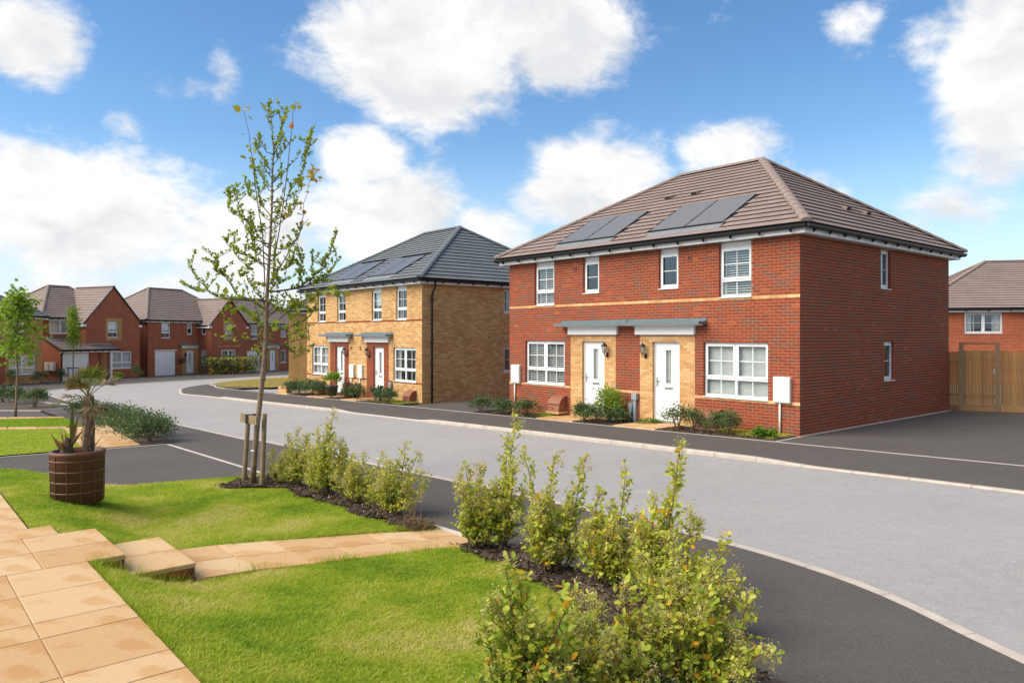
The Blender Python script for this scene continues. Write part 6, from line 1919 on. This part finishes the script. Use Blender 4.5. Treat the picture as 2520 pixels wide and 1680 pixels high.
for (zx, zy, n_, lo, hi) in ((370, 900, 8, 0, .35), (430, 960, 4, .2, .6), (645, 455, 9, .1, .45), (690, 390, 7, .5, .8), (720, 440, 5, .8, 1), (605, 600, 5, .6, .9), (640, 570, 3, .6, .8), (600, 1060, 10, 0, .3), (800, 985, 12, .1, .5), (860, 1000, 5, .3, .6), (690, 1030, 9, 0, .4), (520, 1180, 6, 0, .3), (270, 1030, 5, .1, .4), (340, 1075, 6, 0, .35), (400, 1120, 5, 0, .3), (640, 1080, 6, 0, .3), (385, 330, 4, .2, .5), (395, 105, 3, .4, .6), (420, 380, 3, 0, .4)):
    for _ in range(n_):
        MPs.append(tp(zx, zy, rs.uniform(-.15, .1)) + Vector((rs.gauss(0, .045), rs.gauss(0, .05), rs.gauss(0, .035)))); MD.append((rs.gauss(0, 1), rs.gauss(-.2, .8), rs.gauss(-.3, .6))); MS.append(rs.uniform(.07, .13)); MT.append(rs.uniform(lo, hi))
tw.build('branch', M['twig'], tree, True); ls.build('long_shoot', M['shoot'], tree, True)
leaves('bud_leaves', BP, BD, BS, np.array(BT), M['bud'], tree, OVATE)
leaves('maple_leaves', MPs, MD, MS, np.array(MT), M['leaf_autumn'], tree, MAPLE)
# stakes, crossbar, tie
x_, y_ = -3.90, 11.50
def stake(label, x, y, h, lean):
    t = empty('tree_stake', (x, y, T(x, y)), 0, label, 'stake', 'stakes of the young tree')
    b = MB(); b.tube([(0, 0, -.1), (lean, 0, h)], [.038, .036], 12); b.build('post', M['wood'], t, False)
    return t
sA = stake('left stake of the young maple, below the crossbar', -4.30, 11.92, 1.06, .08)
sB = stake('right stake of the young maple, top showing beside the crossbar', -3.86, 11.48, 1.15, .045)
cb = empty('stake_crossbar', (-4.10, 11.70, T(-4.1, 11.7) + 1.06), 0, 'short wooden crossbar strapped to the young maple between its stakes', 'crossbar')
dv = Vector((-3.86 + .045 - (-4.30 + .08), 11.46 - 11.92, 0)); an_ = math.atan2(dv.y, dv.x)
cb.location = (-4.02, 11.62, T(-4.1, 11.7) + 1.06); cb.rotation_euler = (0, 0, an_)
MB().box(-.33, .30, -.095, -.045, -.065, .065).build('bar', M['wood'], cb)
tb = MB()
for dz in (-.02, .02):
    pass
tie = MB(); tie.box(-.105, -.06, -.105, .06, -.072, .072); tie.box(-.04, .0, -.104, .06, -.071, .071); tie.build('strap', M['black'], cb)
MB().lathe([(.047, .52), (.047, .545)], 14, tuple(tp(413, 1800)[:2])).build('trunk_band', M['white'], tree)

# ------------------------------------------------------------------ leafy street trees on the left
def leafy_tree(label, base, h, crown0, rx, n, leaf, seed, mat='leaf_maple', narrow=False, trunk_r_=.04, name='street_tree', grp='young street trees on the left', lean=0.0):
    rs_ = random.Random(seed); rg = np.random.default_rng(seed)
    t = empty(name, base, 0, label, 'tree', grp)
    tk_ = MB(); n_ = 8
    axis = [Vector((lean * (i / n_) ** 1.3, rs_.gauss(0, .02), h * .96 * i / n_)) for i in range(n_ + 1)]
    tk_.tube(axis, [trunk_r_ * (1 - .85 * i / n_) + .004 for i in range(n_ + 1)], 8); tk_.build('trunk', M['bark'], t, True)
    br = MB(); C_ = []
    m = 34
    for i in range(m):
        f = crown0 + (1 - crown0) * (i + rs_.random()) / m
        o = axis[0].lerp(axis[-1], 0); k = f * n_; j = min(n_ - 1, int(k)); o = axis[j].lerp(axis[j + 1], k - j)
        g = (f - crown0) / (1 - crown0)
        L = rx * (math.sin(math.pi * min(1, g * .85 + .18)) ** .8 if not narrow else (1 - g) ** .7 * .9 + .12) * rs_.uniform(.6, 1.1)
        a = i * 2.4 + rs_.uniform(-.4, .4); d = Vector((math.cos(a), math.sin(a), rs_.uniform(.35, .9) if not narrow else rs_.uniform(.9, 1.6))).normalized()
        e = o + d * L
        br.tube([o, o.lerp(e, .5) + Vector((0, 0, -.03)), e], [.012, .008, .003], 5, False)
        for s in (.45, .7, .9, 1.0): C_.append(o.lerp(e, s) + Vector((rs_.gauss(0, .07), rs_.gauss(0, .07), rs_.gauss(0, .06))))
    C_.append(axis[-1]); br.build('branch', M['twig'], t, True)
    C_ = np.array([tuple(c) for c in C_]); idx = rg.integers(0, len(C_), n)
    sp = .16 * rx + .03
    P = C_[idx] + rg.normal(size=(n, 3)) * sp
    ct = rg.normal(.5, .16, len(C_))
    D = rg.normal(size=(n, 3)); D[:, 2] -= .4
    leaves('crown', P, D, leaf * rg.uniform(.6, 1.2, n), np.clip(ct[idx] + rg.normal(0, .15, n), 0, 1), M[mat], t, MAPLE if leaf > .1 else OVATE)
    return t
leafy_tree('leafy green young maple standing at the far left', at_T(-16.5, 24.75), 4.30, .42, .78, 1150, .13, 41, lean=.12)
leafy_tree('slim upright young tree before the white garage of the left house', at_T(-31.6, 53.6), 5.4, .45, .75, 1500, .11, 42, 'leaf_maple', True, .045)
for i, (dx, dy) in enumerate(((-.35, 0), (.35, .1))):
    x, y = -31.6 + dx, 53.6 + dy
    t = empty('tree_stake', (x, y, T(x, y)), 0, 'stake %s of the slim young tree by the garage' % ('left', 'right')[i], 'stake', 'stakes of the slim young tree')
    MB().tube([(0, 0, -.1), (0, 0, 1.05)], .045, 8).build('post', M['wood'], t)
cbx = empty('stake_crossbar', (-31.6, 53.5, T(-31.6, 53.5) + 1.0), 0, 'crossbar between the stakes of the slim young tree by the garage', 'crossbar')
MB().box(-.45, .45, -.04, .04, -.05, .05).build('bar', M['wood'], cbx)
# bare young tree on the dry verge, behind the big one
t = empty('street_tree', at_T(-16.6, 50.0), 0, 'thin half bare sapling on the dry verge behind the staked maple', 'tree')
b = MB(); b.tube([(0, 0, -.1), (.03, 0, 1.6), (0, 0, 3.6), (.05, 0, 5.2)], [.05, .045, .03, .008], 8)
b.build('trunk', M['bark'], t, True)
br = MB(); PL = []
for i in range(26):
    z = 1.9 + 3.2 * i / 26; a = i * 2.4; L = .9 * (1 - i / 34)
    e = Vector((math.cos(a) * L * .7, math.sin(a) * L * .7, z + L * .7)); br.tube([(.02, 0, z), e], [.015, .005], 5, False)
    for k in range(26): PL.append(Vector((.02, 0, z)).lerp(e, rs.uniform(.3, 1.05)) + Vector((rs.gauss(0, .07), rs.gauss(0, .07), rs.gauss(0, .07))))
br.build('branch', M['twig'], t, True)
leaves('crown', PL, rng.normal(size=(len(PL), 3)), rng.uniform(.05, .11, len(PL)), rng.random(len(PL)), M['leaf_maple'], t, OVATE)

# ------------------------------------------------------------------ planter with two palms
PXc, PYc = -5.46, 9.36
qp = (PXc - P0[0]) * VX + (PYc - P0[1]) * VY; rp = (PXc - P0[0]) * UX + (PYc - P0[1]) * UY
PZ = garden_z(qp, rp) + .0
M['planter'] = plain('brown_glazed_planter', (.115, .042, .023), .55, .3, 3.5, .15, 30, 0, .5)
pl = empty('planter', (PXc, PYc, PZ), 0, 'large dark brown glazed planter with a raised grid, on the upper lawn', 'planter')
Rb, Rt, Hp = .290, .305, .64
b = MB(); b.lathe([(.001, .0), (Rb, 0), (Rt - .006, Hp - .05), (Rt + .008, Hp - .04), (Rt + .012, Hp - .015), (Rt, Hp), (Rt - .03, Hp), (Rt - .036, Hp - .1)], 48); b.build('pot', M['planter'], pl, True)
for z in (.14, .27, .40, .53):
    r_ = Rb + (Rt - Rb) * z / Hp
    g = MB(); g.lathe([(r_ - .004, z - .011), (r_ + .006, z - .006), (r_ + .006, z + .006), (r_ - .004, z + .011)], 48); g.build('rib', M['planter'], pl, True)
for k in range(12):
    a = 2 * math.pi * k / 12 + .13
    g = MB(); f = lambda r_, a_, z: (r_ * math.cos(a_), r_ * math.sin(a_), z)
    for da in (0,):
        w_ = .022
        g.face([f(Rb - .003, a - w_, .0), f(Rb + .009, a - w_ * .5, .0), f(Rt + .004, a - w_ * .5, Hp - .05), f(Rt - .008, a - w_, Hp - .05)])
        g.face([f(Rb + .009, a - w_ * .5, .0), f(Rb + .009, a + w_ * .5, .0), f(Rt + .004, a + w_ * .5, Hp - .05), f(Rt + .004, a - w_ * .5, Hp - .05)])
        g.face([f(Rb + .009, a + w_ * .5, .0), f(Rb - .003, a + w_, .0), f(Rt - .008, a + w_, Hp - .05), f(Rt + .004, a + w_ * .5, Hp - .05)])
    g.build('rib', M['planter'], pl)
s = MB(); s.lathe([(.001, Hp - .07), (Rt - .033, Hp - .08)], 24); s.build('compost', M['soil'], pl)
def palm(label, dx, dy, h, r0, r1, nfr, size, seed, droop):
    rp_ = random.Random(seed)
    t = empty('palm', (PXc + dx, PYc + dy, PZ + Hp - .08), 0, label, 'palm', 'palms in the planter')
    b = MB(); n = 14
    lx = .03
    b.tube([(lx * math.sin(i / n * 2), 0, h * i / n) for i in range(n + 1)], [(r0 + (r1 - r0) * (i / n) ** .6) * rp_.uniform(.93, 1.07) for i in range(n + 1)], 14); tkp = b.build('trunk', M['palm_bark'], t, True)
    # old leaf bases and fibres
    P = []; D = []; S = []; TT = []
    for i in range(int(900 * h / .5)):
        a = rp_.uniform(0, 6.28); z = rp_.random() ** .9 * h; rr = r0 + (r1 - r0) * (z / h) ** .6
        P.append((rr * math.cos(a), rr * math.sin(a), z)); D.append((math.cos(a) * .35 + rp_.gauss(0, .15), math.sin(a) * .45 + rp_.gauss(0, .15), .8 if rp_.random() < .7 else -.5)); S.append(rp_.uniform(.02, .055)); TT.append(rp_.random() * .7)
    for i in range(12):
        a = rp_.uniform(0, 6.28); z = rp_.uniform(0, h * .5); rr = r0
        P.append((rr * math.cos(a), rr * math.sin(a), z)); D.append((math.cos(a), math.sin(a), 1.5)); S.append(rp_.uniform(.1, .2)); TT.append(.8)
    leaves('fibre', P, D, S, np.array(TT), M['dry'], t, (np.array([(0, .06, 0), (0, -.06, 0), (1, 0, 0)]), np.array([(0, 1, 2)])))
    for k in range(nfr):
        a = 2 * math.pi * k / nfr * 1.0 + rp_.uniform(-.25, .25) + 2.4 * (k % 2); elv = (rp_.uniform(.35, 1.4) if k % 3 else rp_.uniform(-.5, .2)) if droop else rp_.uniform(1.1, 1.5)
        d = Vector((math.cos(a) * math.cos(elv), math.sin(a) * math.cos(elv), math.sin(elv)))
        L = size * rp_.uniform(.45, .7); o = Vector((0, 0, h - .02)); hub = o + d * L + Vector((0, 0, -.04 * (1 - abs(d.z))))
        mbf = MB(); mbf.tube([o, o.lerp(hub, .5) + Vector((0, 0, .012)), hub], [.007, .006, .004], 5, False, .6)
        side = d.cross(Vector((0, 0, 1))); side = side.normalized() if side.length > .05 else Vector((1, 0, 0)); nm = side.cross(d).normalized()
        dead = rp_.random() < .22
        nb = 17
        for j in range(nb):
            f = (j / (nb - 1) - .5) * 2
            th = f * 1.45 + rp_.uniform(-.05, .05); bl = size * (1.0 - .30 * abs(f)) * rp_.uniform(.8, 1.08) * .62
            dd = d * math.cos(th) + side * math.sin(th) + nm * rp_.uniform(-.10, .16)
            sag = Vector((0, 0, -rp_.uniform(.02, .22) * bl * (2 if dead else 1)))
            p0 = hub; p1 = hub + dd * bl * .55 + sag * .25; p2 = hub + dd * bl + sag
            wv = dd.cross(nm).normalized() * .015
            tone = rp_.uniform(.85, 1) if dead else rp_.uniform(.1, .62)
            n0 = len(mbf.v)
            mbf.v += [tuple(p0), tuple(p1 - wv + nm * .004), tuple(p1 + wv + nm * .004), tuple(p2)]
            mbf.f += [(n0, n0 + 1, n0 + 2), (n0 + 1, n0 + 3, n0 + 2)]; mbf.t += [tone, tone if rp_.random() < .6 else min(1, tone + .3)]
        mbf.build('frond', M['palm_leaf'], t, False, True)
palm('taller palm with a shaggy trunk and a full crown in the brown planter', .10, .05, .76, .080, .044, 14, .44, 77, True)
t = empty('palm', (PXc - .14, PYc, PZ + Hp - .08), 0, 'short dying palm with upright brown spear leaves in the brown planter', 'palm', 'palms in the planter')
b = MB(); b.tube([(0, 0, 0), (.005, 0, .08), (.0, 0, .17), (.005, 0, .24)], [.085, .075, .055, .02], 12); b.build('trunk', M['palm_bark'], t, True)
rq = random.Random(91)
for k in range(16):
    a = rq.uniform(0, 6.28); L = rq.uniform(.18, .34) if k > 1 else (.60, .42)[k]
    tilt = rq.uniform(.15, .75) if k > 1 else (.03, .22)[k]
    if k == 1: a = .2
    d = Vector((math.cos(a) * tilt, math.sin(a) * tilt, 1)).normalized(); o = Vector((math.cos(a) * .05, math.sin(a) * .05, rq.uniform(.02, .16) if k > 1 else .12))
    sd = d.cross(Vector((math.sin(a), -math.cos(a), .2))).normalized(); w = rq.uniform(.012, .024) if k > 1 else .028
    fm = MB(); p1 = o + d * L * .45; p2 = o + d * L + Vector((math.cos(a), math.sin(a), -.4)) * (rq.uniform(0, .06) if k > 1 else 0)
    nn = d.cross(sd) * .012
    fm.face([o - sd * w * .5, o + nn, p1 + nn, p1 - sd * w], rq.uniform(.88, 1) if k else .35); fm.face([o + nn, o + sd * w * .5, p1 + sd * w, p1 + nn], rq.uniform(.88, 1) if k else .35)
    fm.face([p1 - sd * w, p1 + nn, p2], rq.uniform(.85, 1) if k else .4); fm.face([p1 + nn, p1 + sd * w, p2], rq.uniform(.85, 1) if k else .4)
    fm.build('frond', M['palm_leaf'], t, False, True)
# low brick pier with a post by the drive of the yellow house
x, y = W(13.55, 27.6)
t = empty('brick_pier', at_T(x, y), ROT, 'low brick pier at the corner of the drive beside the dry verge', 'pier')
for k in range(5):
    for i in range(4):
        o_ = link('brick', MB().box(0, .215, 0, .1, 0, .065, random.uniform(.6, 1)).mesh('brick', M['brick_yellow'], False, True), t); o_.location = (i * .225 - (.1 if k % 2 else 0), 0, k * .075 + .02)
MB().box(-.1, .85, .004, .2, 0, .39).build('core', M['mortar_yellow'], t)
